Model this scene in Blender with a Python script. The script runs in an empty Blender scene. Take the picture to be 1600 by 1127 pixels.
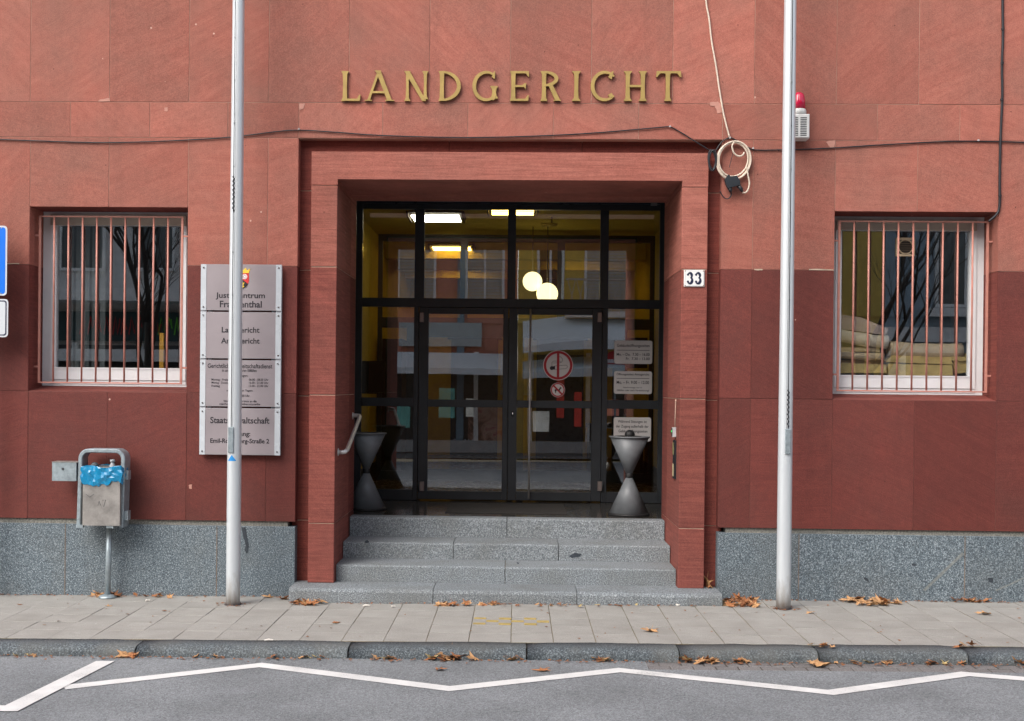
import bpy, math, random
from mathutils import Vector
R_ = random.Random(7)
sc = bpy.context.scene
col = sc.collection

# ------------------------------------------------------------------ camera
FPX, PX, PY = 1900.0, 750.0, 612.0            # focal length and principal point, pixels of the 1600 px photograph
PSI, RHO, TH = math.atan(1.6e-5 * 1900), 0.0103, math.radians(0.27)
CAM = Vector((0, -10.6, 1.86))
FW = Vector((-math.sin(PSI) * math.cos(TH), math.cos(PSI) * math.cos(TH), -math.sin(TH)))
RT = Vector((math.cos(PSI), math.sin(PSI), 0)); UP = RT.cross(FW)
R2 = RT * math.cos(RHO) + UP * math.sin(RHO); U2 = -RT * math.sin(RHO) + UP * math.cos(RHO)
cd = bpy.data.cameras.new('camera'); cam = bpy.data.objects.new('camera', cd); col.objects.link(cam)
from mathutils import Matrix
cam.matrix_world = Matrix(((R2.x, U2.x, -FW.x, CAM.x), (R2.y, U2.y, -FW.y, CAM.y), (R2.z, U2.z, -FW.z, CAM.z), (0, 0, 0, 1)))
cd.sensor_fit = 'HORIZONTAL'; cd.sensor_width = 36; cd.lens = FPX / 1600 * 36
cd.shift_x = (800 - PX) / 1600; cd.shift_y = (PY - 563.5) / 1600
cd.clip_start = 0.1; cd.clip_end = 500
sc.camera = cam
# ------------------------------------------------------------------ sky, sun, exposure
SUN_EL, SUN_AZ = math.radians(44), math.radians(218)      # azimuth from +Y clockwise: over the photographer's left shoulder
w = bpy.data.worlds.new('World'); sc.world = w; w.use_nodes = True
nt = w.node_tree; nt.nodes.clear()
sky = nt.nodes.new('ShaderNodeTexSky'); sky.sky_type = 'NISHITA'; sky.sun_disc = False
sky.sun_elevation = SUN_EL; sky.sun_rotation = SUN_AZ; sky.air_density = 1.0; sky.dust_density = 4.0; sky.ozone_density = 1.0
hs = nt.nodes.new('ShaderNodeHueSaturation'); hs.inputs['Saturation'].default_value = 0.55
bg = nt.nodes.new('ShaderNodeBackground'); bg.inputs['Strength'].default_value = 0.15
wo = nt.nodes.new('ShaderNodeOutputWorld')
nt.links.new(sky.outputs[0], hs.inputs['Color']); nt.links.new(hs.outputs[0], bg.inputs['Color']); nt.links.new(bg.outputs[0], wo.inputs['Surface'])
sl = bpy.data.lights.new('sun', 'SUN'); sl.energy = 0.95; sl.angle = math.radians(45); sl.color = (1, 0.975, 0.94)
so = bpy.data.objects.new('sun', sl); col.objects.link(so)
sd = Vector((math.sin(SUN_AZ) * math.cos(SUN_EL), math.cos(SUN_AZ) * math.cos(SUN_EL), math.sin(SUN_EL)))
so.rotation_euler = sd.to_track_quat('Z', 'Y').to_euler(); so.location = (-4, -14, 18)
sc.view_settings.view_transform = 'Standard'; sc.view_settings.look = 'None'
sc.view_settings.exposure = 0.90; sc.view_settings.gamma = 1.0; sc.view_settings.use_curve_mapping = False
sc.render.engine = 'CYCLES'
sc.render.resolution_x, sc.render.resolution_y = 1024, 721
try:
    sc.cycles.max_bounces = 10; sc.cycles.transparent_max_bounces = 16
except Exception: pass

# ------------------------------------------------------------------ measuring helpers: a pixel of the photograph on a known plane
def ray(u, v): return FW + R2 * ((u - PX) / FPX) - U2 * ((v - PY) / FPX)
def W(u, v, Y=0.0):
    d = ray(u, v); return CAM + d * ((Y - CAM.y) / d.y)
SL, Z0 = 0.0083, 0.011                                      # the street climbs gently to the right
def gz(x): return Z0 + SL * x
def G(u, v, z=Z0, s=SL):
    d = ray(u, v); return CAM + d * ((z + s * CAM.x - CAM.z) / (d.z - s * d.x))

# ------------------------------------------------------------------ objects
WL = {}
def tag(o, label=None, cat=None, group=None, kind=None):
    if label: o['label'] = label
    if cat: o['category'] = cat
    if group: o['group'] = group
    if kind: o['kind'] = kind
    return o
def empty(name, loc, label, cat, group=None):
    o = bpy.data.objects.new(name, None); col.objects.link(o); o.location = loc; o.empty_display_size = 0.1
    WL[o] = Vector(loc); return tag(o, label, cat, group)
def link(o, parent, wl):
    col.objects.link(o)
    if parent is not None: o.parent = parent; WL[o] = WL[parent]
    else: WL[o] = wl
    return o
class MB:
    def __init__(s): s.v, s.f = [], []
    def quad(s, *p):
        n = len(s.v); s.v += [Vector(q) for q in p]; s.f.append(tuple(range(n, n + len(p)))); return s
    def box(s, x0, x1, y0, y1, z0, z1):
        n = len(s.v)
        s.v += [Vector(p) for p in ((x0, y0, z0), (x1, y0, z0), (x1, y1, z0), (x0, y1, z0), (x0, y0, z1), (x1, y0, z1), (x1, y1, z1), (x0, y1, z1))]
        s.f += [tuple(n + i for i in q) for q in ((0, 3, 2, 1), (4, 5, 6, 7), (0, 1, 5, 4), (1, 2, 6, 5), (2, 3, 7, 6), (3, 0, 4, 7))]; return s
    def cbox(s, x0, x1, y0, y1, z0, z1, c=0.003):            # front edges (towards -Y) chamfered
        n = len(s.v)
        for (y, k) in ((y0, c), (y0 + c, 0), (y1, 0)):
            s.v += [Vector(p) for p in ((x0 + k, y, z0 + k), (x1 - k, y, z0 + k), (x1 - k, y, z1 - k), (x0 + k, y, z1 - k))]
        s.f.append((n, n + 1, n + 2, n + 3)); s.f.append((n + 11, n + 10, n + 9, n + 8))
        for a in (0, 4):
            for i in range(4):
                j = (i + 1) % 4; s.f.append((n + a + i, n + a + 4 + i, n + a + 4 + j, n + a + j))
        return s
    def tbox(s, x0, x1, y0, y1, z0, z1, c=0.003):            # top edges chamfered
        n = len(s.v)
        for (z, k) in ((z1, c), (z1 - c, 0), (z0, 0)):
            s.v += [Vector(p) for p in ((x0 + k, y0 + k, z), (x1 - k, y0 + k, z), (x1 - k, y1 - k, z), (x0 + k, y1 - k, z))]
        s.f.append((n, n + 1, n + 2, n + 3)); s.f.append((n + 11, n + 10, n + 9, n + 8))
        for a in (0, 4):
            for i in range(4):
                j = (i + 1) % 4; s.f.append((n + a + i, n + a + 4 + i, n + a + 4 + j, n + a + j))
        return s
    def poly(s, pts, y0, y1):                                # outline in XZ, extruded along Y
        n = len(s.v); k = len(pts)
        s.v += [Vector((x, y0, z)) for x, z in pts] + [Vector((x, y1, z)) for x, z in pts]
        s.f.append(tuple(range(n, n + k))); s.f.append(tuple(reversed(range(n + k, n + 2 * k))))
        for i in range(k):
            j = (i + 1) % k; s.f.append((n + i, n + k + i, n + k + j, n + j))
        return s
    def profile(s, pts, x0, x1):                             # outline in YZ, extruded along X
        n = len(s.v); k = len(pts)
        s.v += [Vector((x0, y, z)) for y, z in pts] + [Vector((x1, y, z)) for y, z in pts]
        s.f.append(tuple(range(n, n + k))); s.f.append(tuple(reversed(range(n + k, n + 2 * k))))
        for i in range(k):
            j = (i + 1) % k; s.f.append((n + i, n + k + i, n + k + j, n + j))
        return s
    def tube(s, pts, r, n=10, closed=False, flat=None):
        pts = [Vector(p) for p in pts]; m = len(pts); b = len(s.v); up = Vector((0.13, 0.31, 0.94))
        rr = r if isinstance(r, (list, tuple)) else [r] * m
        for i, p in enumerate(pts):
            a = pts[i - 1] if (i > 0 or closed) else p; c = pts[(i + 1) % m] if (i < m - 1 or closed) else p
            d = (c - a).normalized(); x = d.cross(up)
            if x.length < 1e-3: x = d.cross(Vector((1, 0, 0)))
            x.normalize(); y = d.cross(x); up = -y if (-y).dot(up) > 0 else y
            for k in range(n):
                t = 2 * math.pi * k / n
                s.v.append(p + x * math.cos(t) * rr[i] + y * math.sin(t) * rr[i])
        rng = m if closed else m - 1
        for i in range(rng):
            for k in range(n):
                i2 = (i + 1) % m; k2 = (k + 1) % n
                s.f.append((b + i * n + k, b + i * n + k2, b + i2 * n + k2, b + i2 * n + k))
        if not closed:
            s.f.append(tuple(b + k for k in reversed(range(n)))); s.f.append(tuple(b + (m - 1) * n + k for k in range(n)))
        return s
    def lathe(s, prof, c, n=32, cap=True):                   # profile of (r, z) about a vertical axis
        b = len(s.v); c = Vector(c)
        for r, z in prof:
            for k in range(n):
                t = 2 * math.pi * k / n; s.v.append(c + Vector((r * math.cos(t), r * math.sin(t), z)))
        for i in range(len(prof) - 1):
            for k in range(n):
                k2 = (k + 1) % n; s.f.append((b + i * n + k, b + i * n + k2, b + (i + 1) * n + k2, b + (i + 1) * n + k))
        if cap:
            s.f.append(tuple(b + k for k in reversed(range(n)))); s.f.append(tuple(b + (len(prof) - 1) * n + k for k in range(n)))
        return s
    def disc(s, cx, cz, r, y0, y1, n=40):
        return s.poly([(cx + r * math.cos(2 * math.pi * k / n), cz + r * math.sin(2 * math.pi * k / n)) for k in range(n)], y0, y1)
    def ring(s, cx, cz, r0, r1, y0, y1, n=48):
        b = len(s.v)
        for k in range(n):
            t = 2 * math.pi * k / n; c, q = math.cos(t), math.sin(t)
            s.v += [Vector((cx + r0 * c, y0, cz + r0 * q)), Vector((cx + r1 * c, y0, cz + r1 * q)), Vector((cx + r1 * c, y1, cz + r1 * q)), Vector((cx + r0 * c, y1, cz + r0 * q))]
        for k in range(n):
            i = b + 4 * k; j = b + 4 * ((k + 1) % n)
            for a, e in ((0, 1), (1, 2), (2, 3), (3, 0)): s.f.append((i + a, i + e, j + e, j + a))
        return s
    def arc(s, cx, cz, rx, rz, a0, a1, w0, w1, y0, y1, n=18, wm=None):   # a stroke following an ellipse, width varies
        pts_o, pts_i = [], []
        for k in range(n + 1):
            t = k / n; a = math.radians(a0 + (a1 - a0) * t)
            wd = (w0 + (w1 - w0) * t) if wm is None else (w0 * (1 - t) ** 2 + 2 * wm * t * (1 - t) + w1 * t * t)
            pts_o.append((cx + rx * math.cos(a), cz + rz * math.sin(a))); pts_i.append((cx + (rx - wd) * math.cos(a), cz + (rz - wd) * math.sin(a)))
        for k in range(n):
            s.poly([pts_o[k], pts_o[k + 1], pts_i[k + 1], pts_i[k]], y0, y1)
        return s
    def build(s, name, mat, parent=None, smooth=False, loc=None):
        off = WL[parent] if parent is not None else (Vector(loc) if loc is not None else Vector((0, 0, 0)))
        me = bpy.data.meshes.new(name); me.from_pydata([tuple(p - off) for p in s.v], [], s.f); me.materials.append(mat)
        if smooth:
            me.polygons.foreach_set('use_smooth', [len(p.vertices) == 4 for p in me.polygons])
        me.update()
        o = bpy.data.objects.new(name, me)
        if parent is None and loc is not None: o.location = loc
        return link(o, parent, off)
def bx(name, mat, parent, *a, **k): return MB().box(*a).build(name, mat, parent, **k)

# ------------------------------------------------------------------ materials
def new(name):
    m = bpy.data.materials.new(name); m.use_nodes = True; t = m.node_tree; b = t.nodes['Principled BSDF']; return m, t, b
def nd(t, typ, ins=None, **kw):
    n = t.nodes.new(typ)
    for k, v in kw.items(): setattr(n, k, v)
    for k, v in (ins or {}).items():
        if hasattr(v, 'is_linked') or hasattr(v, 'links'): t.links.new(v, n.inputs[k])
        else: n.inputs[k].default_value = v
    return n
def ramp(t, src, stops, interp='LINEAR'):
    r = t.nodes.new('ShaderNodeValToRGB'); r.color_ramp.interpolation = interp
    e = r.color_ramp.elements
    while len(e) < len(stops): e.new(0.5)
    for i, (p, c) in enumerate(stops):
        e[i].position = p; e[i].color = (c[0], c[1], c[2], 1) if hasattr(c, '__len__') else (c, c, c, 1)
    t.links.new(src, r.inputs[0]); return r.outputs[0]
def mixc(t, fac, a, b, mode='MIX'):
    n = t.nodes.new('ShaderNodeMix'); n.data_type = 'RGBA'; n.blend_type = mode
    for i, v in ((0, fac), (6, a), (7, b)):
        if hasattr(v, 'links'): t.links.new(v, n.inputs[i])
        else: n.inputs[i].default_value = v if i == 0 else (v[0], v[1], v[2], 1)
    return n.outputs[2]
def math_(t, op, a, b=0.0):
    n = t.nodes.new('ShaderNodeMath'); n.operation = op
    for i, v in ((0, a), (1, b)):
        if hasattr(v, 'links'): t.links.new(v, n.inputs[i])
        else: n.inputs[i].default_value = v
    return n.outputs[0]
def noise(t, vec, scale, detail=4, rough=0.55, dist=0.0):
    n = nd(t, 'ShaderNodeTexNoise', {'Scale': scale, 'Detail': detail, 'Roughness': rough, 'Distortion': dist})
    t.links.new(vec, n.inputs['Vector']); return n.outputs['Fac']
def coords(t, jitter=True):
    tc = t.nodes.new('ShaderNodeTexCoord'); oi = t.nodes.new('ShaderNodeObjectInfo')
    if not jitter: return tc.outputs['Object'], oi.outputs['Random']
    cmb = nd(t, 'ShaderNodeCombineXYZ'); k = math_(t, 'MULTIPLY', oi.outputs['Random'], 41.0)
    for i in range(3): t.links.new(k, cmb.inputs[i])
    a = nd(t, 'ShaderNodeVectorMath', operation='ADD'); t.links.new(tc.outputs['Object'], a.inputs[0]); t.links.new(cmb.outputs[0], a.inputs[1])
    return a.outputs[0], oi.outputs['Random']
def bump(t, b, h, strength, dist):
    n = nd(t, 'ShaderNodeBump', {'Strength': strength, 'Distance': dist}); t.links.new(h, n.inputs['Height']); t.links.new(n.outputs[0], b.inputs['Normal'])

def sandstone(name, c1, c2, stain, rough=0.9, comb=0.0, streak=1.0, stainamt=0.5):
    m, t, b = new(name); v, rnd = coords(t)
    ang = math_(t, 'MULTIPLY', math_(t, 'SUBTRACT', math_(t, 'FRACT', math_(t, 'MULTIPLY', rnd, 7.31)), 0.45), 1.7)
    vr = nd(t, 'ShaderNodeVectorRotate', rotation_type='Y_AXIS'); t.links.new(v, vr.inputs['Vector']); t.links.new(ang, vr.inputs['Angle'])
    mp = nd(t, 'ShaderNodeMapping', {'Scale': (0.55, 0.55, 6.0)}); t.links.new(vr.outputs[0], mp.inputs['Vector'])
    n1 = noise(t, mp.outputs[0], 1.7, 7, 0.62, 0.9)
    mp2 = nd(t, 'ShaderNodeMapping', {'Scale': (1.0, 1.0, 14.0)}); t.links.new(vr.outputs[0], mp2.inputs['Vector'])
    n1b = noise(t, mp2.outputs[0], 4.0, 5, 0.6, 0.4)
    n2 = noise(t, v, 1.6, 5, 0.6)
    n3 = noise(t, v, 130, 3, 0.6)
    n4 = noise(t, v, 22, 4, 0.6)
    c = mixc(t, ramp(t, n1, [(0.32, 0), (0.68, 1)]), c1, c2)
    c = mixc(t, ramp(t, n1b, [(0.40, 0.0), (0.75, 0.45 * streak)]), c, [x * 0.72 for x in c2])
    mps = nd(t, 'ShaderNodeMapping', {'Scale': (5.0, 5.0, 0.7)}); t.links.new(v, mps.inputs['Vector'])
    n5 = noise(t, mps.outputs[0], 1.2, 4, 0.6)                      # rain run-off, vertical
    c = mixc(t, ramp(t, n2, [(0.42, 0.0), (0.72, stainamt)]), c, stain)
    c = mixc(t, ramp(t, n5, [(0.50, 0.0), (0.80, 0.40 * stainamt)]), c, [x * 0.7 for x in stain])
    g = ramp(t, n3, [(0.25, 0.72), (0.75, 1.22)]); c = mixc(t, 1.0, c, g, 'MULTIPLY')
    g4 = ramp(t, n4, [(0.25, 0.90), (0.75, 1.08)]); c = mixc(t, 1.0, c, g4, 'MULTIPLY')
    val = math_(t, 'ADD', 0.87, math_(t, 'MULTIPLY', rnd, 0.25))
    h = nd(t, 'ShaderNodeHueSaturation'); t.links.new(c, h.inputs['Color']); t.links.new(val, h.inputs['Value'])
    vo = nd(t, 'ShaderNodeTexVoronoi', {'Scale': 6.5, 'Randomness': 1.0}); t.links.new(v, vo.inputs['Vector'])
    chip = math_(t, 'MULTIPLY', math_(t, 'LESS_THAN', vo.outputs['Distance'], 0.055), math_(t, 'GREATER_THAN', noise(t, v, 2.3, 1), 0.63))
    c = mixc(t, math_(t, 'MULTIPLY', chip, 0.75), h.outputs[0], (0.62, 0.40, 0.33))
    vo2 = nd(t, 'ShaderNodeTexVoronoi', {'Scale': 5.0, 'Randomness': 1.0}); va = nd(t, 'ShaderNodeVectorMath', operation='ADD'); t.links.new(v, va.inputs[0]); va.inputs[1].default_value = (3.1, 7.7, 1.9); t.links.new(va.outputs[0], vo2.inputs['Vector'])
    pit = math_(t, 'LESS_THAN', vo2.outputs['Distance'], 0.026)
    c = mixc(t, math_(t, 'MULTIPLY', pit, 0.8), c, (0.06, 0.02, 0.018))
    t.links.new(c, b.inputs['Base Color']); b.inputs['Roughness'].default_value = rough
    b.inputs['Specular IOR Level'].default_value = 0.25
    hgt = math_(t, 'ADD', math_(t, 'MULTIPLY', n3, 0.5), math_(t, 'MULTIPLY', n1b, 0.6))
    if comb:
        mp3 = nd(t, 'ShaderNodeMapping', {'Scale': (2.5, 2.5, 75.0)}); t.links.new(v, mp3.inputs['Vector'])
        n6 = noise(t, mp3.outputs[0], 1.0, 3, 0.55, 0.3)
        hgt = math_(t, 'ADD', hgt, math_(t, 'MULTIPLY', n6, comb * 3))
        cc = mixc(t, 1.0, c, ramp(t, n6, [(0.3, 0.80), (0.7, 1.16)]), 'MULTIPLY'); t.links.new(cc, b.inputs['Base Color'])
    hgt = math_(t, 'SUBTRACT', hgt, pit)
    bump(t, b, hgt, 0.55, 0.006)
    return m

def granite(name, dark, mid, light, scale=95, rough=0.75, dirt=0.35):
    m, t, b = new(name); v, rnd = coords(t)
    n1 = noise(t, v, scale, 2, 0.7); n2 = noise(t, v, scale * 2.3, 2, 0.6); n3 = noise(t, v, 2.2, 5, 0.65)
    s = math_(t, 'ADD', math_(t, 'MULTIPLY', n1, 0.62), math_(t, 'MULTIPLY', n2, 0.38))
    c = ramp(t, s, [(0.36, dark), (0.45, [a * 0.7 + d * 0.3 for a, d in zip(mid, dark)]), (0.52, mid), (0.61, light)])
    c = mixc(t, ramp(t, n3, [(0.45, 0), (0.75, dirt)]), c, (0.12, 0.12, 0.11))
    val = math_(t, 'ADD', 0.93, math_(t, 'MULTIPLY', rnd, 0.14))
    h = nd(t, 'ShaderNodeHueSaturation'); t.links.new(c, h.inputs['Color']); t.links.new(val, h.inputs['Value'])
    t.links.new(h.outputs[0], b.inputs['Base Color']); b.inputs['Roughness'].default_value = rough
    bump(t, b, s, 0.3, 0.004); return m

def simple(name, c, rough=0.5, metal=0.0, var=0.12, vscale=6.0, bumpamt=0.0, spec=0.5, c2=None, fine=60.0, finevar=0.0):
    m, t, b = new(name); v, rnd = coords(t)
    n = noise(t, v, vscale, 5, 0.6)
    cc = mixc(t, ramp(t, n, [(0.3, 0), (0.7, 1)]), [x * (1 - var) for x in c], c2 if c2 else [min(1, x * (1 + var)) for x in c])
    if finevar:
        cc = mixc(t, 1.0, cc, ramp(t, noise(t, v, fine, 3, 0.6), [(0.25, 1 - finevar), (0.75, 1 + finevar)]), 'MULTIPLY')
    t.links.new(cc, b.inputs['Base Color'])
    rr = ramp(t, noise(t, v, vscale * 1.7, 4), [(0.2, max(0.02, rough - 0.08)), (0.8, min(1, rough + 0.08))]); t.links.new(rr, b.inputs['Roughness'])
    b.inputs['Metallic'].default_value = metal; b.inputs['Specular IOR Level'].default_value = spec
    if bumpamt: bump(t, b, noise(t, v, fine, 3), bumpamt, 0.004)
    return m

def emit(name, c, s):
    m, t, b = new(name); b.inputs['Base Color'].default_value = (*c, 1); b.inputs['Emission Color'].default_value = (*c, 1); b.inputs['Emission Strength'].default_value = s; return m

def glass(name, ior=1.6, tint=(0.95, 0.96, 0.95), wav=0.0):
    m = bpy.data.materials.new(name); m.use_nodes = True; t = m.node_tree; t.nodes.clear()
    o = t.nodes.new('ShaderNodeOutputMaterial'); lw = nd(t, 'ShaderNodeLayerWeight', {'Blend': 0.5}); r0 = ((ior - 1) / (ior + 1)) ** 2
    fr = math_(t, 'ADD', math_(t, 'MULTIPLY', math_(t, 'POWER', lw.outputs['Facing'], 5.0), 1 - r0), r0)     # Schlick, the same from both sides of the pane
    tr = nd(t, 'ShaderNodeBsdfTransparent', {'Color': (*tint, 1)}); gl = nd(t, 'ShaderNodeBsdfGlossy', {'Color': (0.95, 0.97, 1, 1), 'Roughness': 0.0})
    if wav:
        tc = t.nodes.new('ShaderNodeTexCoord'); n = noise(t, tc.outputs['Object'], 1.6, 2)
        bp = nd(t, 'ShaderNodeBump', {'Strength': wav, 'Distance': 0.004}); t.links.new(n, bp.inputs['Height']); t.links.new(bp.outputs[0], gl.inputs['Normal'])
    mx = t.nodes.new('ShaderNodeMixShader'); t.links.new(fr, mx.inputs[0]); t.links.new(tr.outputs[0], mx.inputs[1]); t.links.new(gl.outputs[0], mx.inputs[2])
    t.links.new(mx.outputs[0], o.inputs[0]); return m

SAND = sandstone('red sandstone', (0.405, 0.148, 0.110), (0.343, 0.116, 0.086), (0.265, 0.122, 0.094), stainamt=0.75, streak=0.75)
COAT = sandstone('coated dark sandstone', (0.168, 0.042, 0.033), (0.140, 0.034, 0.028), (0.112, 0.036, 0.030), rough=0.7, streak=0.8, stainamt=0.75)
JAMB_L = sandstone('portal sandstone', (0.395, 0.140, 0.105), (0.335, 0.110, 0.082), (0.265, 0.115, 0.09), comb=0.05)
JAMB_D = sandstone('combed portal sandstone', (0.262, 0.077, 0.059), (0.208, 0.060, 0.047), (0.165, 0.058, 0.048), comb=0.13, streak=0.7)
REVL = sandstone('dark reveal sandstone', (0.20, 0.05, 0.038), (0.165, 0.042, 0.033), (0.13, 0.042, 0.035), comb=0.15, streak=0.5)  # darker red stone for reveals, sills and the full height of the recess
MORTAR = simple('joint mortar', (0.62, 0.42, 0.32), 0.95, var=0.2, vscale=2.2, c2=(0.30, 0.13, 0.095))
MORTAR_D = simple('dark joint mortar', (0.26, 0.10, 0.08), 0.95, var=0.3, vscale=4.0, c2=(0.13, 0.04, 0.034))
MORTAR_LT = simple('pale joint mortar', (0.46, 0.36, 0.27), 0.95, var=0.3, vscale=9.0)
GRAN = granite('plinth granite', (0.018, 0.026, 0.036), (0.104, 0.134, 0.156), (0.345, 0.40, 0.43), 100)
STEP = granite('step granite', (0.042, 0.050, 0.056), (0.182, 0.203, 0.218), (0.385, 0.415, 0.43), 98, 0.8, dirt=0.6)
STEPTOP = granite('worn step granite', (0.10, 0.105, 0.11), (0.27, 0.28, 0.29), (0.40, 0.41, 0.42), 95, 0.8)
KERB = granite('kerb granite', (0.014, 0.018, 0.022), (0.073, 0.088, 0.098), (0.205, 0.235, 0.25), 80, 0.8, dirt=0.75)
STRIP = granite('rough grey render', (0.10, 0.10, 0.09), (0.24, 0.23, 0.20), (0.38, 0.36, 0.32), 70, 0.95)
WHITEPL = simple('white pvc', (0.74, 0.75, 0.76), 0.35, var=0.05)
BLINDBOX = simple('beige blind', (0.42, 0.37, 0.31), 0.7, var=0.08)
BARPINK = simple('salmon painted steel', (0.47, 0.20, 0.155), 0.5, var=0.14, vscale=14)
DARKFR = simple('anthracite aluminium', (0.028, 0.031, 0.035), 0.38, var=0.15)
BLACKM = simple('black metal', (0.008, 0.009, 0.012), 0.5)
GLASS = glass('door glass', 2.4, (0.95, 0.96, 0.94), wav=0.05)
GLASSW = glass('window glass', 2.5, (0.93, 0.95, 0.95), wav=0.06)
STEEL = simple('brushed steel', (0.62, 0.62, 0.62), 0.25, 1.0, var=0.08)
HANDR = simple('satin steel', (0.60, 0.58, 0.56), 0.35, 0.45, var=0.06)
GALV = simple('galvanised steel', (0.34, 0.40, 0.43), 0.45, 0.55, var=0.22, vscale=18, finevar=0.1)
ALU = simple('anodised aluminium', (0.60, 0.635, 0.66), 0.32, 0.25, var=0.05, vscale=3)
GOLD = simple('gilded bronze letters', (0.37, 0.255, 0.08), 0.48, 0.3, var=0.16, vscale=9)
BLACKC = simple('black cable', (0.012, 0.012, 0.016), 0.5)
WHITEC = simple('cream cable', (0.62, 0.52, 0.42), 0.5)
TXT = simple('dark lettering', (0.018, 0.014, 0.02), 0.6)
WHITE = simple('white enamel', (0.78, 0.77, 0.75), 0.3, var=0.04)
PLATEW = simple('white plastic plate', (0.66, 0.62, 0.60), 0.4, var=0.04)
RED = simple('signal red', (0.42, 0.012, 0.02), 0.4, var=0.06)

# ------------------------------------------------------------------ ground
def sheet(name, mat, x0, x1, y0, y1, z, kind='structure', n=2):
    m = MB(); m.quad((x0, y0, z + SL * x0), (x1, y0, z + SL * x1), (x1, y1, z + SL * x1), (x0, y1, z + SL * x0))
    return tag(m.build(name, mat), kind=kind)
def asphalt():
    m, t, b = new('asphalt'); v, r = coords(t, False)
    n1 = noise(t, v, 150, 2, 0.7); n2 = noise(t, v, 1.1, 5, 0.6); n3 = noise(t, v, 60, 3, 0.6)
    vo = nd(t, 'ShaderNodeTexVoronoi', {'Scale': 90.0}); t.links.new(v, vo.inputs['Vector'])
    c = ramp(t, n1, [(0.30, (0.062, 0.068, 0.073)), (0.5, (0.162, 0.174, 0.183)), (0.70, (0.33, 0.35, 0.365))])
    c = mixc(t, 0.45, c, ramp(t, vo.outputs['Color'], [(0.1, (0.076, 0.082, 0.087)), (0.9, (0.30, 0.32, 0.335))]))
    c = mixc(t, 1.0, c, ramp(t, n2, [(0.3, 0.80), (0.7, 1.22)]), 'MULTIPLY')
    # dark oil spots
    v2 = nd(t, 'ShaderNodeTexVoronoi', {'Scale': 1.4}); t.links.new(v, v2.inputs['Vector'])
    sp = math_(t, 'LESS_THAN', math_(t, 'ADD', v2.outputs['Distance'], math_(t, 'MULTIPLY', n3, 0.05)), 0.065)
    c = mixc(t, math_(t, 'MULTIPLY', sp, 0.5), c, (0.05, 0.05, 0.05))
    t.links.new(c, b.inputs['Base Color']); b.inputs['Roughness'].default_value = 0.85
    bump(t, b, math_(t, 'ADD', n1, vo.outputs['Distance']), 0.5, 0.006); return m
ASPH = asphalt()
OPPAVE = simple('dark opposite paving', (0.13, 0.125, 0.12), 0.9)
SLABM = granite('concrete paving', (0.20, 0.19, 0.175), (0.285, 0.272, 0.25), (0.36, 0.345, 0.32), 140, 0.9, dirt=0.0)
def paving():
    m, t, b = new('concrete paving slab'); v, rnd = coords(t)
    n1 = noise(t, v, 160, 2, 0.7); n2 = noise(t, v, 3.5, 5, 0.65); n3 = noise(t, v, 14, 4, 0.6)
    c = ramp(t, n1, [(0.3, (0.245, 0.236, 0.218)), (0.5, (0.315, 0.305, 0.28)), (0.7, (0.375, 0.368, 0.35))])
    c = mixc(t, ramp(t, n2, [(0.40, 0), (0.75, 0.55)]), c, (0.20, 0.188, 0.168))
    c = mixc(t, 1.0, c, ramp(t, n3, [(0.3, 0.90), (0.7, 1.07)]), 'MULTIPLY')
    vo = nd(t, 'ShaderNodeTexVoronoi', {'Scale': 9.0}); t.links.new(v, vo.inputs['Vector'])
    gum = math_(t, 'MULTIPLY', math_(t, 'LESS_THAN', vo.outputs['Distance'], 0.09), math_(t, 'GREATER_THAN', noise(t, v, 1.9, 1), 0.58))
    c = mixc(t, math_(t, 'MULTIPLY', gum, 0.6), c, (0.46, 0.45, 0.43))
    h = nd(t, 'ShaderNodeHueSaturation'); t.links.new(c, h.inputs['Color']); t.links.new(math_(t, 'ADD', 0.96, math_(t, 'MULTIPLY', rnd, 0.08)), h.inputs['Value'])
    t.links.new(h.outputs[0], b.inputs['Base Color']); b.inputs['Roughness'].default_value = 0.85
    bump(t, b, math_(t, 'ADD', n1, n3), 0.25, 0.004); return m
PAVE = paving()
SANDJ = simple('joint sand and moss', (0.27, 0.20, 0.13), 0.95, var=0.2, vscale=1.3, c2=(0.07, 0.075, 0.03), finevar=0.3)
GUTTER = granite('gutter sett', (0.085, 0.08, 0.08), (0.17, 0.16, 0.158), (0.27, 0.255, 0.25), 120, 0.9, dirt=0.5)
GUTJ = simple('gutter joint dirt', (0.06, 0.045, 0.035), 0.95, var=0.2, vscale=0.9, c2=(0.16, 0.15, 0.145))
PAINT = None
def roadpaint():
    m, t, b = new('worn road paint'); v, r = coords(t, False)
    n = noise(t, v, 110, 3, 0.7); n2 = noise(t, v, 4, 5)
    c = mixc(t, ramp(t, math_(t, 'ADD', math_(t, 'MULTIPLY', n, 0.7), math_(t, 'MULTIPLY', n2, 0.3)), [(0.33, 1), (0.43, 0)]), (0.66, 0.66, 0.65), (0.27, 0.27, 0.28))
    c = mixc(t, 1.0, c, ramp(t, n2, [(0.3, 0.86), (0.7, 1.08)]), 'MULTIPLY')
    t.links.new(c, b.inputs['Base Color']); b.inputs['Roughness'].default_value = 0.7; bump(t, b, n, 0.4, 0.003); return m
PAINT = roadpaint()

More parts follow.
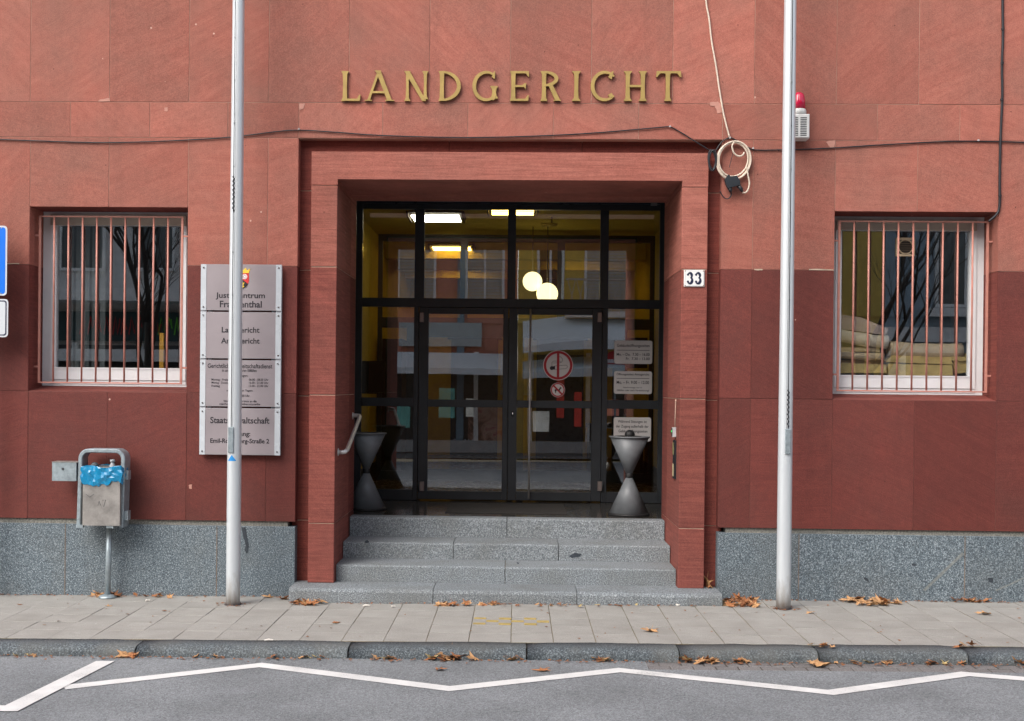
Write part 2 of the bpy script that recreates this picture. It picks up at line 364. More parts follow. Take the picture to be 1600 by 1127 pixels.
KB, KF = -1.815, -2.035            # back and front of the kerb
ZR = -0.072                        # road level against the pavement
SX0, SX1 = 0.92, 4.05
m = MB()
for x0, x1, y0, y1 in ((-60, 60, -15.0, KF - 0.24), (-60, SX0, KF - 0.24, KF + 0.03), (SX1, 60, KF - 0.24, KF + 0.03)):
    m.quad((x0, y0, ZR + SL * x0), (x1, y0, ZR + SL * x1), (x1, y1, ZR + SL * x1), (x0, y1, ZR + SL * x0))
road = tag(m.build('road', ASPH), kind='structure')
gut = sheet('gutter_bed', GUTJ, 0.8, 4.2, KF - 0.24, KB + 0.02, ZR - 0.006)
pav = sheet('pavement', SANDJ, -60, 60, KB - 0.01, 0.6, Z0 - 0.006)
sheet('pavement_opposite', OPPAVE, -60, 60, -17.6, -15.0, Z0)
# paving slabs
P = 0.308
slab_me = []
for k in range(5):
    m = MB(); c = P / 2 - 0.0026; m.tbox(-c, c, -c + 0.0, c, -0.05, 0.0, 0.002)
    me = bpy.data.meshes.new('paving_slab'); me.from_pydata([tuple(p) for p in m.v], [], m.f); me.materials.append(PAVE); slab_me.append(me)
SLX0 = -3.7202
for i in range(-9, 31):
    for j in range(6):
        x = SLX0 + P * (i + 0.5); y = KB + 0.004 + P * (j + 0.5) * 0.983
        if j == 5 and -1.95 < x < 1.78: continue
        o = bpy.data.objects.new('paving_slab', slab_me[R_.randrange(5)]); col.objects.link(o); o.parent = pav
        o.location = (x, y, gz(x) + R_.uniform(-0.002, 0.001)); o.rotation_euler = (R_.uniform(-.003, .003), -math.atan(SL) + R_.uniform(-.003, .003), R_.choice((0, math.pi / 2, math.pi, -math.pi / 2)))
        o.scale = (1, 0.983, 1) if True else (1, 1, 1)
        if abs(abs(o.rotation_euler.z) - math.pi / 2) < 0.1: o.scale = (0.983, 1, 1)
# brass inlay in two slabs
BRASS = simple('yellow inlay', (0.42, 0.31, 0.10), 0.6, 0.2, var=0.25, vscale=30)
ia, ib = G(737, 976), G(859, 966)
ix0, ix1 = SLX0 + 11 * P + 0.01, SLX0 + 13 * P - 0.01
iy = (G(800, 971)).y
inl = tag(MB().build('floor_inlay', BRASS) if False else empty('floor_inlay', (0.0, iy, gz(0)), 'yellow chequered brass inlay set into two paving slabs before the steps', 'inlay'))
st = (ix1 - ix0) / 6
def strip3(x0, x1, y0, y1):
    z = gz((x0 + x1) / 2); MB().tbox(x0, x1, y0, y1, z - 0.01, z + 0.0035, 0.001).build('strip', BRASS, inl)
for k in range(6):
    a = ix0 + k * st; b_ = a + st - 0.003
    if k in (0, 2, 4):
        strip3(a, b_, iy + 0.080, iy + 0.135); strip3(a, b_, iy - 0.135, iy - 0.080)
    else: strip3(a, b_, iy - 0.028, iy + 0.028)
# kerb stones
kerb = sheet('kerb', GUTJ, -60, 60, KF + 0.02, KB - 0.012, Z0 - 0.05)
kj = [-7.6, -6.4, -5.3, -4.1] + [G(u, v).x for u, v in ((211, 1008), (543, 1012), (823, 1014), (1062, 1015), (1280, 1017), (1512, 1018))] + [4.6, 5.8, 6.9]
kj.sort()
for a, b_ in zip(kj[:-1], kj[1:]):
    m = MB(); x0, x1 = a + 0.006, b_ - 0.006; n = 7; dz = R_.uniform(-0.006, 0.003)
    prof = [(KB - 0.006, -0.2), (KB - 0.006, 0.0), (KF + 0.075, -0.002), (KF + 0.045, -0.007), (KF + 0.022, -0.018), (KF + 0.008, -0.034), (KF, -0.058), (KF - 0.004, -0.2)]
    for k in range(n):
        xa = x0 + (x1 - x0) * k / n
    rows = []
    for k in range(n + 1):
        xk = x0 + (x1 - x0) * k / n; rows.append(len(m.v))
        e = 0.012 if k in (0, n) else 0.0
        for i, (y, z) in enumerate(prof):
            jy, jz = (R_.uniform(-.0035, .0035), R_.uniform(-.003, .003)) if 0 < i < 7 else (0, 0)
            m.v.append(Vector((xk, y + jy + (e if i in (4, 5, 6) else 0), gz(xk) + z + jz + dz - (e * 0.6 if i in (1, 2, 3, 4) else 0))))
    q = len(prof)
    for k in range(n):
        for i in range(q - 1): m.f.append((rows[k] + i, rows[k] + i + 1, rows[k + 1] + i + 1, rows[k + 1] + i))
    m.f.append(tuple(rows[0] + i for i in range(q))); m.f.append(tuple(reversed([rows[n] + i for i in range(q)])))
    m.build('kerb_stone', KERB, kerb, smooth=True)
# gutter setts, two courses
sm = MB().tbox(-0.0745, 0.0745, -0.054, 0.054, -0.05, 0, 0.006)
sme = bpy.data.meshes.new('gutter_sett'); sme.from_pydata([tuple(p) for p in sm.v], [], sm.f); sme.materials.append(GUTTER)
for r in range(2):
    for k in range(-42, 44):
        x = k * 0.155 + (0.07 if r else 0); y = KF - 0.062 - r * 0.116
        if not SX0 - .06 < x < SX1 + .06: continue
        o = bpy.data.objects.new('gutter_sett', sme); col.objects.link(o); o.parent = gut
        o.location = (x, y, gz(x) + ZR - Z0 - 0.002 + R_.uniform(-.003, .002)); o.rotation_euler = (R_.uniform(-.015, .015), -math.atan(SL), R_.uniform(-.02, .02))
# zigzag marking
def rp(u, v): return G(u, v, ZR)
zz = [(20, 1087), (100, 1075), (407, 1040), (702, 1077), (968, 1048), (1298, 1083), (1508, 1054), (1800, 1078), (2050, 1062)]
pts = [rp(u, v) for u, v in zz][1:]
def band(m, pts, wd, dz):
    L_, R__ = [], []
    for i, p in enumerate(pts):
        a = pts[max(0, i - 1)]; c = pts[min(len(pts) - 1, i + 1)]
        d1 = (p - a).normalized() if i else (c - p).normalized(); d2 = (c - p).normalized() if i < len(pts) - 1 else d1
        n1 = Vector((-d1.y, d1.x, 0)); n2 = Vector((-d2.y, d2.x, 0)); n = (n1 + n2).normalized(); k = wd / 2 / max(0.5, n.dot(n1))
        L_.append(p + n * k + Vector((0, 0, dz))); R__.append(p - n * k + Vector((0, 0, dz)))
    for i in range(len(pts) - 1):
        m.quad(L_[i], R__[i], R__[i + 1], L_[i + 1])
m = MB(); band(m, pts, 0.118, 0.004)
tag(m.build('road_marking', PAINT), kind='structure')
m = MB()
d1 = [rp(*q) for q in ((150, 1034.5), (179, 1034.5), (27, 1113), (-60, 1113), (-60, 1104), (8, 1104))]
m.quad(*[p + Vector((0, 0, 0.0065)) for p in d1]); tag(m.build('road_marking', PAINT), kind='structure')

# ------------------------------------------------------------------ the courthouse: stone facade
ch = empty('courthouse', (0, 0.2, 0), 'red sandstone courthouse front with dark lower half, grey granite plinth and deep glazed entrance portal', 'building')
zA, zB, zS, zD, zE, zP = 4.323, 4.012, 2.89, 1.773, 0.65, 0.607
WLx, WRx = (-4.308, -2.905), (2.729, 4.123); WZ = (1.775, 3.398)
EL, ER = -1.931, 1.754; JO = (-1.817, 1.638); JI = (-1.587, 1.415); LZ0, LZ1 = 3.655, 3.896
g_ = 0.0024
def slab(x0, x1, z0, z1, mat, d=0.05, name='stone_slab'):
    y = R_.uniform(-0.0012, 0.0008)
    return MB().cbox(x0 + g_, x1 - g_, y, d, z0 + g_, z1 - g_, 0.0012).build(name, mat, ch)
# backing walls with joint mortar (visible only in the joints)
def back(x0, x1, z0, z1, mat, y0=0.0035, y1=0.45): bx('wall_core', mat, ch, x0, x1, y0, y1, z0, z1)
back(-9, 9, zB, 9.5, MORTAR)
for (x0, x1) in ((-9, WLx[0] - 0.012), (WLx[1] + 0.012, EL - 0.012), (ER + 0.012, WRx[0] - 0.012), (WRx[1] + 0.012, 9)):
    back(x0, x1, zS, zB, MORTAR); back(x0, x1, WZ[0], zS, MORTAR_D)
for (x0, x1) in (WLx, WRx):
    back(x0 - 0.012, x1 + 0.012, WZ[1] + 0.012, zB, MORTAR)
for (x0, x1) in ((-9, EL - 0.012), (ER + 0.012, 9)):
    back(x0, x1, zE + 0.012, WZ[0], MORTAR_D)
PT = 0.7043; X0 = -4.313
for k in range(-5, 18): slab(X0 + PT * k, X0 + PT * (k + 1), zA, 6.25, SAND)
for k in range(-5, 18): slab(X0 + PT * (k + .5), X0 + PT * (k + 1.5), 6.25, 8.6, SAND)
jb = [-7.2, -6.4, -5.65, -4.95] + [W(u, 190).x for u in (110, 234, 356, 467, 598, 731, 864.5, 998, 1129, 1250, 1371, 1500)] + [4.55, 5.3, 6.1, 6.9]
for a, b_ in zip(jb[:-1], jb[1:]): slab(a, b_, zB, zA, SAND, d=0.13 if (b_ > EL and a < ER) else 0.05)
j2l = [-7.13, -6.425, -5.72, -5.015, WLx[0]]; j2r = [WRx[1], 4.83, 5.53, 6.24, 6.94]
for a, b_ in list(zip(j2l[:-1], j2l[1:])) + list(zip(j2r[:-1], j2r[1:])):
    slab(a, b_, zS, zB, SAND); slab(a, b_, zD, zS, COAT)
for x0, xm, x1 in ((WLx[0], -3.607, WLx[1]), (WRx[0], 3.433, WRx[1])):
    slab(x0, xm, WZ[1], zB, SAND); slab(xm, x1, WZ[1], zB, SAND)
for a, b_, d in ((WLx[1], -2.20, .05), (-2.20, EL, .13), (ER, 2.025, .13), (2.025, WRx[0], .05)):
    slab(a, b_, zS, zB, SAND, d); slab(a, b_, zD, zS, COAT, d)
je = [-7.13, -6.425, -5.72, -5.015, -4.307, -3.602, -2.897, -2.193, EL]
for a, b_ in zip(je[:-1], je[1:]): slab(a, b_, zE, zD, COAT, 0.13)
je = [ER, 2.025, 2.728, 3.427, 4.13, 4.83, 5.53, 6.24, 6.94]
for a, b_ in zip(je[:-1], je[1:]): slab(a, b_, zE, zD, COAT, 0.13)
# plinth
for xs in ([-7.4, -5.6, -3.965, -2.62, EL + 0.0], [ER, 2.452, 3.872, 5.3, 7.2]):
    for a, b_ in zip(xs[:-1], xs[1:]):
        MB().cbox(a + .0006, b_ - .0006, -0.006 + R_.uniform(-.0006, .0006), 0.3, -0.3, zP, 0.002).build('plinth_block', GRAN, ch)
PJ = simple('brownish plinth joint', (0.17, 0.135, 0.11), 0.95, var=0.4, vscale=12)
for x in (-5.6, -3.965, -2.62, 2.452, 3.872, 5.3): bx('plinth_joint', PJ, ch, x - .004, x + .004, -0.0078, 0.1, -.2, zP - .004)
for a, b_ in ((-7.4, EL - 0.07), (ER + 0.07, 7.2)):
    bx('plinth_strip', STRIP, ch, a, b_, 0.022, 0.3, zP - 0.002, zE + 0.006)
# recess round the portal
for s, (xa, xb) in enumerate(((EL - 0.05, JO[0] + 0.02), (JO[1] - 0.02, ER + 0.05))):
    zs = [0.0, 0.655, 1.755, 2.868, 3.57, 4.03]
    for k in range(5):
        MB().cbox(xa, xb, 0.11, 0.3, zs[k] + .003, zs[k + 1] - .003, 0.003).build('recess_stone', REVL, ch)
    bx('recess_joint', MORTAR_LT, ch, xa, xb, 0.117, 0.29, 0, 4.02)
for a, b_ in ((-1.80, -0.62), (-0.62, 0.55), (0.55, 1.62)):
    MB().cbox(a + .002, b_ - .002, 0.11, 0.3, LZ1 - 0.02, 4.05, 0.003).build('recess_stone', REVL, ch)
# jambs, lintel
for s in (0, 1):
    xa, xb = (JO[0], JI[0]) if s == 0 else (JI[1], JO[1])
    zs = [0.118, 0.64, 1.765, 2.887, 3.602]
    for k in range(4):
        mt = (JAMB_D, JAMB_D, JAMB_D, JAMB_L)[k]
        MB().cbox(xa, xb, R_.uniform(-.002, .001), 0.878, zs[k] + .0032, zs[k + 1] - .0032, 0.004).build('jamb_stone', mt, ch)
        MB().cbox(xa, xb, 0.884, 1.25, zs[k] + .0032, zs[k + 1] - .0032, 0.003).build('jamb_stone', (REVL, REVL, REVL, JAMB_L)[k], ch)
    bx('jamb_core', MORTAR_LT, ch, xa + .005, xb - .005, 0.006, 1.24, 0.12, 3.60)
m = MB(); m.poly([(JO[0], 3.605), (JI[0], 3.605), (JI[0], LZ0), (JI[1], LZ0), (JI[1], 3.605), (JO[1], 3.605), (JO[1], LZ1), (JO[0], LZ1)], -0.001, 0.878); m.build('lintel_stone', JAMB_L, ch)
m = MB(); m.poly([(JO[0], 3.605), (JI[0], 3.605), (JI[0], LZ0), (JI[1], LZ0), (JI[1], 3.605), (JO[1], 3.605), (JO[1], LZ1), (JO[0], LZ1)], 0.884, 1.25); m.build('lintel_stone', JAMB_L, ch)
bx('lintel_core', MORTAR_D, ch, JI[0] + .1, JI[1] - .1, 0.87, 0.90, LZ0 + 0.006, LZ1 - 0.01)

# repair patches, smears and scratches that the photograph shows
PATCH = simple('pale repair mortar', (0.46, 0.23, 0.18), 0.95, var=0.12, vscale=20); SMEAR = simple('dark paint smear', (0.030, 0.038, 0.048), 0.8, var=0.3, vscale=30); SCRATCH = simple('pale scratch', (0.19, 0.205, 0.20), 0.9, var=0.4, vscale=40)
def patch(name, pts, Y, mat, parent):
    rg = random.Random(len(pts) * 31 + int(pts[0][0])); q = []
    for (a, b_) in zip(pts, pts[1:] + pts[:1]):
        for k in range(4): q.append((a[0] + (b_[0] - a[0]) * k / 4 + rg.uniform(-.5, .5), a[1] + (b_[1] - a[1]) * k / 4 + rg.uniform(-.5, .5)))
    w_ = [W(u, v, Y) for u, v in q]; MB().poly([(p.x, p.z) for p in w_], Y - .0012, Y).build(name, mat, parent)
for pts in ([(1109, 160), (1122, 159), (1128, 165), (1129, 176), (1121, 178), (1117, 166), (1110, 165)], [(153, 157), (171, 153), (172, 158.5), (155, 159)], [(468, 162), (477, 162), (474, 170), (468, 172)], [(1290, 222), (1305, 219), (1304, 231), (1298, 231)], [(257, 168), (262, 168), (262, 174), (257, 174)], [(295, 758), (300, 757), (300, 764), (296, 764)]):
    patch('repair_patch', pts, -.0018, PATCH, ch)
for pts in ([(1264, 420.3), (1303, 421), (1303, 423), (1264, 422)], [(2, 411.5), (30, 411.6), (30, 413), (2, 412.8)], [(1178, 420.6), (1192, 420.6), (1191, 422.6), (1179, 422)]):
    patch('mortar_flake', pts, -.0018, MORTAR_LT, ch)
for pts in ([(376.5, 824), (383, 824), (386, 838), (389, 855), (386, 866), (382, 860), (384, 853)], [(1348, 902), (1356, 904), (1358, 910), (1352, 907)], [(1424, 880), (1432, 882), (1430, 885), (1425, 883)], [(1543, 903), (1553, 903), (1551, 912), (1545, 909)]):
    patch('paint_smear', pts, -.0082, SMEAR, ch)
for pts in ([(1442, 922), (1446, 924), (1507, 866), (1503, 863)], [(1555, 922), (1557, 924), (1600, 904), (1600, 902)]):
    patch('scratch', pts, -.0080, SCRATCH, ch)
# steps
steps = empty('entrance_steps', (0, -0.28, 0), 'four grey granite steps rising into the courthouse entrance', 'steps')
def step(x0, x1, y0, y1, z0, z1, joints, rnd=0.016):
    xs = [x0] + joints + [x1]
    for a, b_ in zip(xs[:-1], xs[1:]):
        m = MB(); e = 0.003
        pr = [(y0 + R_.uniform(-.002, .002), z0), (y0, z1 - rnd), (y0 + rnd * .3, z1 - rnd * .3), (y0 + rnd, z1), (y1, z1), (y1, z0)]
        m.profile(pr, a + e, b_ - e); m.build('step_block', STEP, steps)
step(-1.931, 1.754, -0.285, 0.36, -0.06, 0.120, [W(676.5, 930, -.28).x, W(901.5, 935, -.28).x], 0.03)
step(JI[0] + .004, JI[1] - .004, 0.10, 0.70, 0.121, 0.268, [W(789, 900, .1).x])
step(JI[0] + .004, JI[1] - .004, 0.52, 1.1, 0.269, 0.416, [W(708, 860, .5).x, W(873, 860, .5).x])
step(JI[0] + .004, JI[1] - .004, 0.95, 1.13, 0.417, 0.600, [W(792, 825, .95).x])
for pts, Y in (([(889, 869), (897, 864), (909, 866), (905, 870), (893, 872)], .5175), ([(569, 847), (574, 844), (577, 847), (573, 849)], .5175), ([(805, 879), (812, 879), (810, 882)], .098)): patch('paint_smear', pts, Y, SMEAR, steps)
bx('step_core', SANDJ, steps, -1.55, 1.38, 0.12, 1.2, 0.0, 0.26)
TILE = simple('polished dark stone floor', (0.040, 0.037, 0.033), 0.16, var=0.3, vscale=2.5, spec=0.6)
for a, b_ in zip((-1.86, -1.2, -0.6, 0.0, 0.6, 1.2), (-1.2, -0.6, 0.0, 0.6, 1.2, 1.72)):
    for c, d in ((1.133, 1.72), (1.72, 2.32), (2.32, 2.9)):
        MB().tbox(a + .001, b_ - .001, c + .001, d - .001, 0.4, 0.5975 + R_.uniform(-.0006, .0006), 0.0015).build('floor_tile', TILE, ch)
bx('floor_bed', BLACKM, ch, -1.86, 1.72, 1.14, 2.9, 0.3, 0.590)
MAT = simple('dark fibre mat', (0.022, 0.019, 0.017), 0.95, var=0.3, vscale=40, bumpamt=0.6, fine=300)
tag(MB().tbox(-0.70, 0.51, 1.42, 2.42, 0.5985, 0.606, 0.003).build('door_mat', MAT, loc=(-0.1, 1.9, 0.6)), 'dark rectangular door mat lying before the entrance doors', 'door mat')

# ------------------------------------------------------------------ windows with reveals and grilles
def window(xr, side, frx, gx, ggx):
    x0, x1 = xr; z0, z1 = WZ
    # reveal lining
    for nm, a, b_ in (('l', x0 - 0.012, x0), ('r', x1, x1 + 0.012)):
        bx('reveal_stone', SAND, ch, a, b_, 0.006, 0.45, zS + .002, z1 + .012)
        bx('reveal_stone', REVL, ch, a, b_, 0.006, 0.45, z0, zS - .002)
    bx('reveal_stone', REVL, ch, x0, x1, 0.006, 0.45, z1, z1 + 0.012)
    MB().profile([(0.004, z0 - 0.02), (0.004, z0), (0.30, z0 + 0.045), (0.45, z0 + 0.045), (0.45, z0 - 0.02)], x0, x1).build('window_sill', REVL, ch)
    fz0, fz1 = z0 + 0.047, z1 - 0.03
    gx0, gx1 = gx; gz0_, gz1_ = 1.99, 3.275
    f = MB()
    f.box(x0 + .004, gx0 - 0.055, 0.30, 0.36, fz0, z1 - .001); f.box(gx1 + 0.055, x1 - .004, 0.30, 0.36, fz0, z1 - .001)
    f.box(gx0 - .055, gx1 + .055, 0.30, 0.36, fz0, fz0 + 0.055); 
    f.box(gx0 - .055, gx1 + .055, 0.301, 0.36, gz1_ + 0.0, z1 - .001)
    fr = f.build('window', WHITEPL, ch)
    s = MB()
    s.box(gx0 - .053, gx0, 0.285, 0.345, fz0 + .057, gz1_ - .001); s.box(gx1, gx1 + .053, 0.285, 0.345, fz0 + .057, gz1_ - .001)
    s.box(gx0, gx1, 0.285, 0.345, fz0 + .057, gz0_ - 0.012)
    s.build('sash', WHITEPL, fr)
    MB().box(gx0, gx1, 0.279, 0.345, gz0_ - 0.012, gz0_).build('sash_rail', WHITEPL, fr)
    MB().box(gx0 - .054, gx1 + .054, 0.293, 0.2995, fz0 + 0.02, fz0 + 0.052).build('weather_bar', WHITEPL, fr)
    MB().box(gx0 - .05, gx1 + .05, 0.27, 0.2845, gz1_ - 0.001, z1 - 0.032).build('blind_box', BLINDBOX, fr)
    MB().box(gx0, gx1, 0.318, 0.324, gz0_, gz1_).build('pane', GLASSW, fr)
    # grille
    a, b_ = ggx; gr0, gr1 = 1.852, 3.330; r = 0.0095
    fm = MB()
    for z in (gr0, gr1): fm.box(a - r, b_ + r, 0.112, 0.128, z - .006, z + .006)
    for x in (a, b_): fm.box(x - r, x + r, 0.113, 0.127, gr0 + .007, gr1 - .007)
    wall = x0 if side < 0 else x1; edge = a if side < 0 else b_
    for z in (gr0 + 0.14, gr1 - 0.17):
        fm.box(min(x0, a), a, 0.116, 0.126, z - .008, z + .008); fm.box(b_, max(x1, b_), 0.116, 0.126, z - .008, z + .008)
    gg = fm.build('window_grille', BARPINK, ch)
    for k in range(1, 10):
        x = a + (b_ - a) * k / 10
        MB().tube([(x, 0.1195, gr0 + .007), (x + R_.uniform(-.002, .002), 0.1195, 2.6), (x, 0.1195, gr1 - .007)], 0.0085, 8).build('bar', BARPINK, gg, smooth=True)
    return fr
wl = window(WLx, -1, None, (-4.178, -3.045), (-4.262, -2.985))
wr = window(WRx, 1, None, (2.868, 3.995), (2.800, 4.080))
# rooms behind the windows
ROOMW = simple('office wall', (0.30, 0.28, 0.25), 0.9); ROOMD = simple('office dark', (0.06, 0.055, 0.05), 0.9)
for xr in (WLx, WRx):
    m = MB(); x0, x1 = xr[0] - 0.8, xr[1] + 0.8
    m.box(x0, x1, 3.4, 3.5, 0.6, 4.0); m.box(x0 - .1, x0, 0.45, 3.5, 0.6, 4.0); m.box(x1, x1 + .1, 0.45, 3.5, 0.6, 4.0)
    m.box(x0 - .1, x1 + .1, 0.45, 3.5, 4.0, 4.1); m.box(x0 - .1, x1 + .1, 0.45, 3.5, 0.5, 0.6)
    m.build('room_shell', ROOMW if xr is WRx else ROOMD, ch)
# vertical blinds in the left room
LAM = simple('grey blind slats', (0.14, 0.15, 0.15), 0.8)
for k in range(5):
    x = -4.15 + 0.075 * k
    MB().box(x, x + 0.05, 0.5, 0.504, 1.9, 3.35).build('blind_slat', LAM, wl)
MB().box(-3.33, -3.29, 0.62, 0.66, 1.75, 2.32).build('yellow_post', simple('yellow tape', (0.75, 0.36, 0.03), 0.6), wl)

# fan in the right window
FANM = simple('beige fan plastic', (0.40, 0.31, 0.20), 0.6)
fc = W(1415, 386, 0.30); fan = empty('window_fan', (fc.x, 0.30, fc.z - .09), 'small square beige extractor fan set in the right window pane', 'fan')
hw = 0.082
m = MB(); m.ring(fc.x, fc.z, 0.058, 0.066, 0.292, 0.304, 32)
m.poly([(fc.x - hw, fc.z - hw), (fc.x + hw, fc.z - hw), (fc.x + hw, fc.z - .062), (fc.x - hw, fc.z - .062)], 0.300, 0.316)
m.poly([(fc.x - hw, fc.z + .062), (fc.x + hw, fc.z + .062), (fc.x + hw, fc.z + hw), (fc.x - hw, fc.z + hw)], 0.300, 0.316)
m.poly([(fc.x - hw, fc.z - .062), (fc.x - .06, fc.z - .062), (fc.x - .06, fc.z + .062), (fc.x - hw, fc.z + .062)], 0.300, 0.316)
m.poly([(fc.x + .06, fc.z - .062), (fc.x + hw, fc.z - .062), (fc.x + hw, fc.z + .062), (fc.x + .06, fc.z + .062)], 0.300, 0.316)
m.build('housing', FANM, fan)
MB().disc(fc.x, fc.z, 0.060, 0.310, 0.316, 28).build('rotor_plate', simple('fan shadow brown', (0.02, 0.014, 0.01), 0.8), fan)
for k in range(6):
    z = fc.z - 0.048 + k * 0.0192; h_ = math.sqrt(max(0.0001, 0.058 ** 2 - (z - fc.z) ** 2))
    MB().box(fc.x - h_, fc.x + h_, 0.299, 0.303, z - .0024, z + .0024).build('louvre', simple('fan louvre', (0.10, 0.07, 0.045), 0.7) if k == 0 else bpy.data.materials['fan louvre'], fan)

# paper rolls, cartons and envelopes piled inside the right window
KRAFT = simple('kraft paper', (0.55, 0.42, 0.28), 0.75, var=0.15); KRAFTL = simple('pale packing paper', (0.62, 0.53, 0.43), 0.75, var=0.15)
CARD = simple('ochre cardboard', (0.58, 0.42, 0.17), 0.8, var=0.2, vscale=14); PINKP = simple('pinkish paper', (0.48, 0.37, 0.34), 0.8, var=0.15)
bx('inner_sill', WHITEPL, wr, 2.74, 4.11, 0.36, 0.80, 1.90, 1.975)
def px2(u, v, Y): p = W(u, v, Y); return (p.x, Y, p.z)
def roll(name, u0, v0, u1, v1, Y, r, mat, label):
    p0, p1 = Vector(px2(u0, v0, Y)), Vector(px2(u1, v1, Y)); mid = (p0 + p1) / 2
    n = 9; pts = [p0.lerp(p1, k / (n - 1)) + Vector((0, 0, -0.012 * math.sin(math.pi * k / (n - 1)))) for k in range(n)]
    o = MB().tube(pts, [r * (1 + R_.uniform(-.07, .05)) for _ in range(n)], 14).build(name, mat, smooth=True, loc=tuple(mid)); tag(o, label, 'paper roll')
roll('paper_roll', 1300, 521, 1386, 535, 0.47, 0.060, KRAFTL, 'pale wrapped roll on the left of the paper heap behind the right window')
roll('paper_roll', 1388, 545, 1502, 549, 0.50, 0.072, KRAFT, 'thick brown paper roll on the right of the heap behind the right window')
roll('paper_roll', 1300, 552, 1380, 557, 0.45, 0.034, KRAFT, 'thin paper roll low on the left of the heap behind the right window')
def flatpack(name, pts, Y0, Y1, mat, label, cat):
    q = [W(u, v, Y0) for u, v in pts]; m = MB(); m.poly([(p.x, p.z) for p in q], Y0, Y1)
    tag(m.build(name, mat, loc=(q[0].x, Y0, q[0].z)), label, cat)
flatpack('paper_stack', [(1300, 512), (1300, 490), (1345, 496), (1388, 514), (1384, 524)], 0.52, 0.80, PINKP, 'pinkish folded paper lying on top of the heap behind the right window', 'paper stack')
flatpack('cardboard_box', [(1300, 583), (1300, 567), (1384, 570), (1386, 583)], 0.40, 0.66, CARD, 'flat ochre carton with dark print at lower left behind the right window', 'box')
flatpack('cardboard_box', [(1389, 587), (1387, 568), (1488, 571), (1489, 587)], 0.41, 0.67, CARD, 'flat ochre carton at lower right behind the right window', 'box')
for k, (u0, v0, u1, v1) in enumerate(((1385, 560, 1490, 566), (1390, 556, 1512, 560), (1310, 543, 1376, 546), (1310, 563, 1378, 565))):
    flatpack('envelope_stack', [(u0, v0 + 6), (u0 + 3, v0), (u1 - 4, v1 - 3), (u1, v1 + 4)], 0.43 + .02 * k, 0.58 + .02 * k, (CARD, CARD, KRAFT, KRAFT)[k],
             ('creased ochre envelopes on the lower right carton behind the right window', 'fanned ochre envelopes under the thick brown roll', 'creased brown paper between the two left rolls behind the right window', 'thin brown envelopes just above the lower left carton')[k], 'envelope stack')
flatpack('folded_envelope', [(1493, 584), (1489, 560), (1510, 552), (1514, 582)], 0.47, 0.51, CARD, 'ochre envelope standing at the right end of the heap behind the right window', 'envelope')

# ------------------------------------------------------------------ entrance: niche, glazed screen, doors
YD = 2.70
NICHE = simple('dark niche lining', (0.022, 0.022, 0.024), 0.5)
m = MB(); m.box(-1.90, -1.815, 1.253, 2.9, 0.3, 4.0); m.box(1.64, 1.75, 1.253, 2.9, 0.3, 4.0); m.box(-1.90, 1.75, 1.253, 2.9, 3.955, 4.05); m.build('niche_lining', NICHE, ch)
for x in (JI[0] - 0.018, JI[1] + 0.002): bx('edge_strip', DARKFR, ch, x, x + 0.016, 1.2505, 1.275, 0.6, LZ0 + 0.016)
bx('edge_strip', DARKFR, ch, JI[0], JI[1], 1.2505, 1.275, LZ0 + 0.001, LZ0 + 0.016)
scr = empty('entrance_screen', (0, YD, 0.6), 'anthracite metal and glass entrance screen with tall fanlight around the double doors', 'glazed screen')
def fr(name, x0, x1, z0, z1, d=0.06, y=0.0): return MB().cbox(x0, x1, YD + y, YD + d, z0, z1, 0.003).build(name, DARKFR, scr)
ZB, ZT0, ZT1, ZF = 0.600, 2.717, 2.815, 3.79
fr('post', -1.812, -1.71, ZB, 3.95); fr('post', 1.54, 1.637, ZB, 3.95)
fr('head', -1.709, 1.539, ZF, 3.95)
fr('transom', -1.709, 1.539, ZT0, ZT1)
fr('mullion', -1.135, -1.03, ZT1 + .001, ZF - .001); fr('mullion', -0.117, -0.028, ZT1 + .001, ZF - .001); fr('mullion', 0.893, 0.984, ZT1 + .001, ZF - .001)
fr('mullion', -1.135, -1.084, ZB, ZT0 - .001); fr('mullion', 0.925, 0.984, ZB, ZT0 - .001)
for a, b_ in ((-1.709, -1.136), (0.985, 1.539)):
    fr('rail', a, b_, 1.625, 1.72); fr('rail', a, b_, ZB, 0.715)
    MB().box(a, b_, YD + .03, YD + .036, 1.721, ZT0 - .001).build('pane', GLASS, scr); MB().box(a, b_, YD + .03, YD + .036, .716, 1.624).build('pane', GLASS, scr)
for a, b_ in ((-1.709, -1.136), (-1.029, -0.118), (-0.027, 0.892), (0.985, 1.539)):
    MB().box(a, b_, YD + .03, YD + .036, ZT1 + .001, ZF - .001).build('pane', GLASS, scr)
bx('closer_channel', simple('blue black track', (0.02, 0.03, 0.045), 0.3), scr, -1.7, 1.53, YD - 0.03, YD - 0.002, 3.85, 3.875)
MB().box(1.43, 1.50, YD - 0.05, YD - 0.031, 3.835, 3.875).build('sensor', simple('grey sensor', (0.22, 0.22, 0.22), 0.5), scr)
def leaf(x0, x1, gx0, gx1, label):
    d = empty('door_leaf', ((x0 + x1) / 2, YD - .006, ZB), label, 'door')
    y0, y1 = YD - 0.006, YD + 0.052; zb, zt = 0.612, 2.713
    for a, b_, c, e in ((x0, gx0, zb, zt), (gx1, x1, zb, zt), (gx0, gx1, 2.645, zt), (gx0, gx1, 1.625, 1.705), (gx0, gx1, zb, 0.705)):
        MB().cbox(a + .0005, b_ - .0005, y0, y1, c, e, 0.003).build('stile' if b_ - a < .3 else 'rail', DARKFR, d)
    MB().box(gx0, gx1, YD + .02, YD + .026, 1.706, 2.644).build('pane', GLASS, d); MB().box(gx0, gx1, YD + .02, YD + .026, .706, 1.624).build('pane', GLASS, d)
    return d
dl = leaf(-1.079, -0.099, -0.974, -0.158, 'left leaf of the dark glazed double entrance door')
